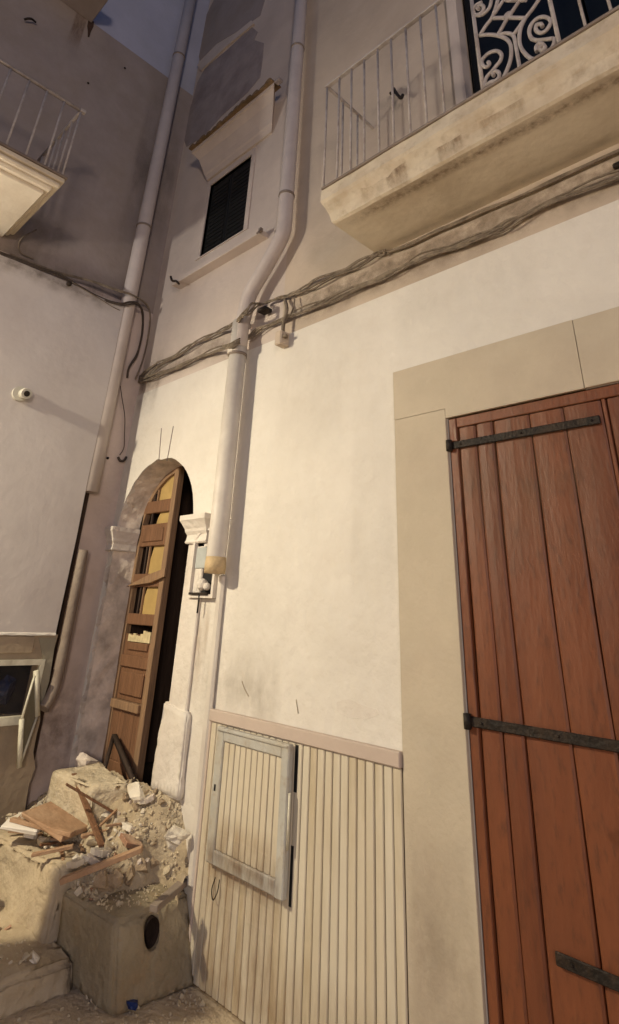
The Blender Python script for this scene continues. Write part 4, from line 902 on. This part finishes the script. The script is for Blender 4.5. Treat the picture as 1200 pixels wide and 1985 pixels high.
# ------------------------------------------------------------------ grime: thin stained films with ragged edges
def grime_mat(name, c, dens, scale, streak):
    X = bpy.data.materials.new(name); X.use_nodes = True; t = X.node_tree; N = t.nodes; L = t.links; b = N['Principled BSDF']
    b.inputs['Base Color'].default_value = lin(c); b.inputs['Roughness'].default_value = .95; b.inputs['Specular IOR Level'].default_value = .1
    uv = N.new('ShaderNodeUVMap'); sp = N.new('ShaderNodeSeparateXYZ'); L.new(uv.outputs[0], sp.inputs[0])
    def tri(o):
        a = N.new('ShaderNodeMath'); a.operation = 'PINGPONG'; a.inputs[1].default_value = .5; L.new(o, a.inputs[0])
        r = N.new('ShaderNodeMath'); r.operation = 'MULTIPLY'; r.inputs[1].default_value = 2; L.new(a.outputs[0], r.inputs[0]); return r.outputs[0]
    u = tri(sp.outputs[0]); v = tri(sp.outputs[1])
    us = N.new('ShaderNodeMath'); us.operation = 'MULTIPLY'; us.use_clamp = True; us.inputs[1].default_value = 5; L.new(u, us.inputs[0])
    g = N.new('ShaderNodeNewGeometry'); mp = N.new('ShaderNodeMapping'); mp.inputs['Scale'].default_value = streak; L.new(g.outputs['Position'], mp.inputs[0])
    n = N.new('ShaderNodeTexNoise'); n.inputs['Scale'].default_value = scale; n.inputs['Detail'].default_value = 8; n.inputs['Roughness'].default_value = .7; L.new(mp.outputs[0], n.inputs[0])
    a = N.new('ShaderNodeMath'); a.operation = 'MULTIPLY'; L.new(us.outputs[0], a.inputs[0]); L.new(v, a.inputs[1])
    m2 = N.new('ShaderNodeMath'); m2.operation = 'MULTIPLY_ADD'; L.new(n.outputs['Fac'], m2.inputs[0]); m2.inputs[1].default_value = 2.6; m2.inputs[2].default_value = -.85; m2.use_clamp = True
    k = N.new('ShaderNodeMath'); k.operation = 'MULTIPLY'; L.new(a.outputs[0], k.inputs[0]); L.new(m2.outputs[0], k.inputs[1])
    f = N.new('ShaderNodeMath'); f.operation = 'MULTIPLY'; f.inputs[1].default_value = dens; f.use_clamp = True; L.new(k.outputs[0], f.inputs[0]); L.new(f.outputs[0], b.inputs['Alpha'])
    M[name] = X
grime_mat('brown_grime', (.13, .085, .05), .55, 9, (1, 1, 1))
grime_mat('faint_grime', (.20, .15, .10), .30, 7, (1, 1, .5))
grime_mat('faint_rust', (.30, .17, .07), .45, 7, (2.5, 2.5, .5))
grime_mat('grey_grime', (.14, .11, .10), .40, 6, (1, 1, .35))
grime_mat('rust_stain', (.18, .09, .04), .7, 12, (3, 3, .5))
def film(a, c, d, e, mm, par, name='stain'):
    b = bmesh.new(); vv = [b.verts.new(p) for p in (a, c, d, e)]; f = b.faces.new(vv); uvl = b.loops.layers.uv.new('UVMap')
    for l, q in zip(f.loops, ((0, 0), (1, 0), (1, 1), (0, 1))): l[uvl].uv = q
    o = link(name, b, mm, par); return o
def fA(x0, x1, z0, z1, y, mm, par): return film((x0, y, z0), (x1, y, z0), (x1, y, z1), (x0, y, z1), mm, par)
def fB(y0, y1, z0, z1, x, mm, par): return film((x, y0, z0), (x, y1, z0), (x, y1, z1), (x, y0, z1), mm, par)
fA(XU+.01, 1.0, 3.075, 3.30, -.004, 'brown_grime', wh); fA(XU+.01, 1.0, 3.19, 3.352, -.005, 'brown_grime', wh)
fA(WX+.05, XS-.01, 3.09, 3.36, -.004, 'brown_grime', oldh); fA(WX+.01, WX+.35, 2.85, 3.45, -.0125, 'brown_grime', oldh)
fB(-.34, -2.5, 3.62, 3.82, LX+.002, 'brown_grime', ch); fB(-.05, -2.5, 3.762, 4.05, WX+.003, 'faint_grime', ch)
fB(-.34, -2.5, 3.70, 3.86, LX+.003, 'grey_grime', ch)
fB(-.9, -1.25, 3.8, 4.5, WX+.004, 'faint_grime', ch); fB(-1.24, -1.36, 6.1, 6.75, WX+.006, 'rust_stain', ch)
fB(-.02, -.5, 4.0, 6.6, WX+.0035, 'grey_grime', ch); fB(-.01, -.33, .3, 1.2, WX+.003, 'brown_grime', ch)
fB(-.3, -2.5, .0, .55, LX-.010, 'brown_grime', ch); fB(-.3, -1.5, .5, 1.25, LX-.0095, 'grey_grime', ch)
for k in range(16):
    random.seed(70+k); x = random.uniform(BX0+.05, .6); wd = random.uniform(.05, .22)
    if k % 2: continue
    film((x, -.468, BZ1-.02), (x+wd, -.468, BZ1-.02), (x+wd, -.39, BZ0-.02), (x, -.39, BZ0-.02), random.choice(['faint_rust', 'rust_stain']), balc)
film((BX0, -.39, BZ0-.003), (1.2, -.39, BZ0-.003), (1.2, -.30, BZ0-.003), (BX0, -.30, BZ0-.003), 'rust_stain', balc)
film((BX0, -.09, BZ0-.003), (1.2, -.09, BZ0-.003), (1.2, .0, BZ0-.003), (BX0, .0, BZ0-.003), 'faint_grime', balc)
fA(KX0, -2.2, -.05, .9, -.0335, 'faint_rust', sk); fA(KX0, KX1, -.15, .30, -.0337, 'faint_rust', sk)
fA(HX0, HX1, HZ0-.04, HZ0+.12, -.0735, 'rust_stain', ha); fA(HX0+.05, HX1-.05, HZ0+.05, HZ0+.20, -.0625, 'faint_rust', ha)
fA(SX0+.01, RX0-.01, .05, .9, -.0275, 'faint_grime', wh); fA(RX0+.02, -.67, 1.6, 2.33, -.0145, 'faint_grime', rd)
fA(-2.98, -2.87, 1.66, 3.05, -.0125, 'faint_grime', oldh)
fA(XS+.04, KX0+.5, .9, 1.35, -.0125, 'faint_grime', wh)
# hairline scratches in the white wall
for pts in (((469, 1320), (474, 1335), (482, 1350)), ((574, 1356), (578, 1383)), ((362, 1408), (363, 1450), (358, 1500))):
    y = .0285 if pts[0][0] == 940 else .0125
    P = [A(*p, y) for p in pts]; link('crack', tube(smoothpath(P, 3), .0016, 4), 'mud', wh if pts[0][0] > 400 else oldh)

# trowel patches and runs on the white wall
def tpatch(cx, cz, w_, h_, seed, mm, par, t=.0113):
    random.seed(seed); n = 14; P = []
    for k in range(n):
        a = 2*math.pi*k/n; r = random.uniform(.75, 1.1); P.append((cx+w_*r*math.cos(a), cz+h_*r*math.sin(a)))
    link('plaster_patch', prism(P, -t, -.0095), mm, par)
tpatch(-1.85, 1.12, .12, .035, 2, 'white2', wh); tpatch(-3.05, 1.25, .05, .10, 5, 'white2', oldh, .0118)
grime_mat('very_faint_grime', (.30, .25, .19), .09, 5, (1, 1, .6))
for k, (x, z0, z1, wd) in enumerate(((-2.2, 2.0, 3.1, .30), (-1.2, 2.6, 3.1, .4), (-2.5, 1.05, 1.9, .25), (-1.75, 1.05, 2.3, .14))):
    fA(x-wd, x+wd, z0, z1+.2*(z1-z0), -.0122, 'very_faint_grime', wh)
fA(-3.12, -2.92, 1.0, 1.6, -.0125, 'faint_rust', oldh)
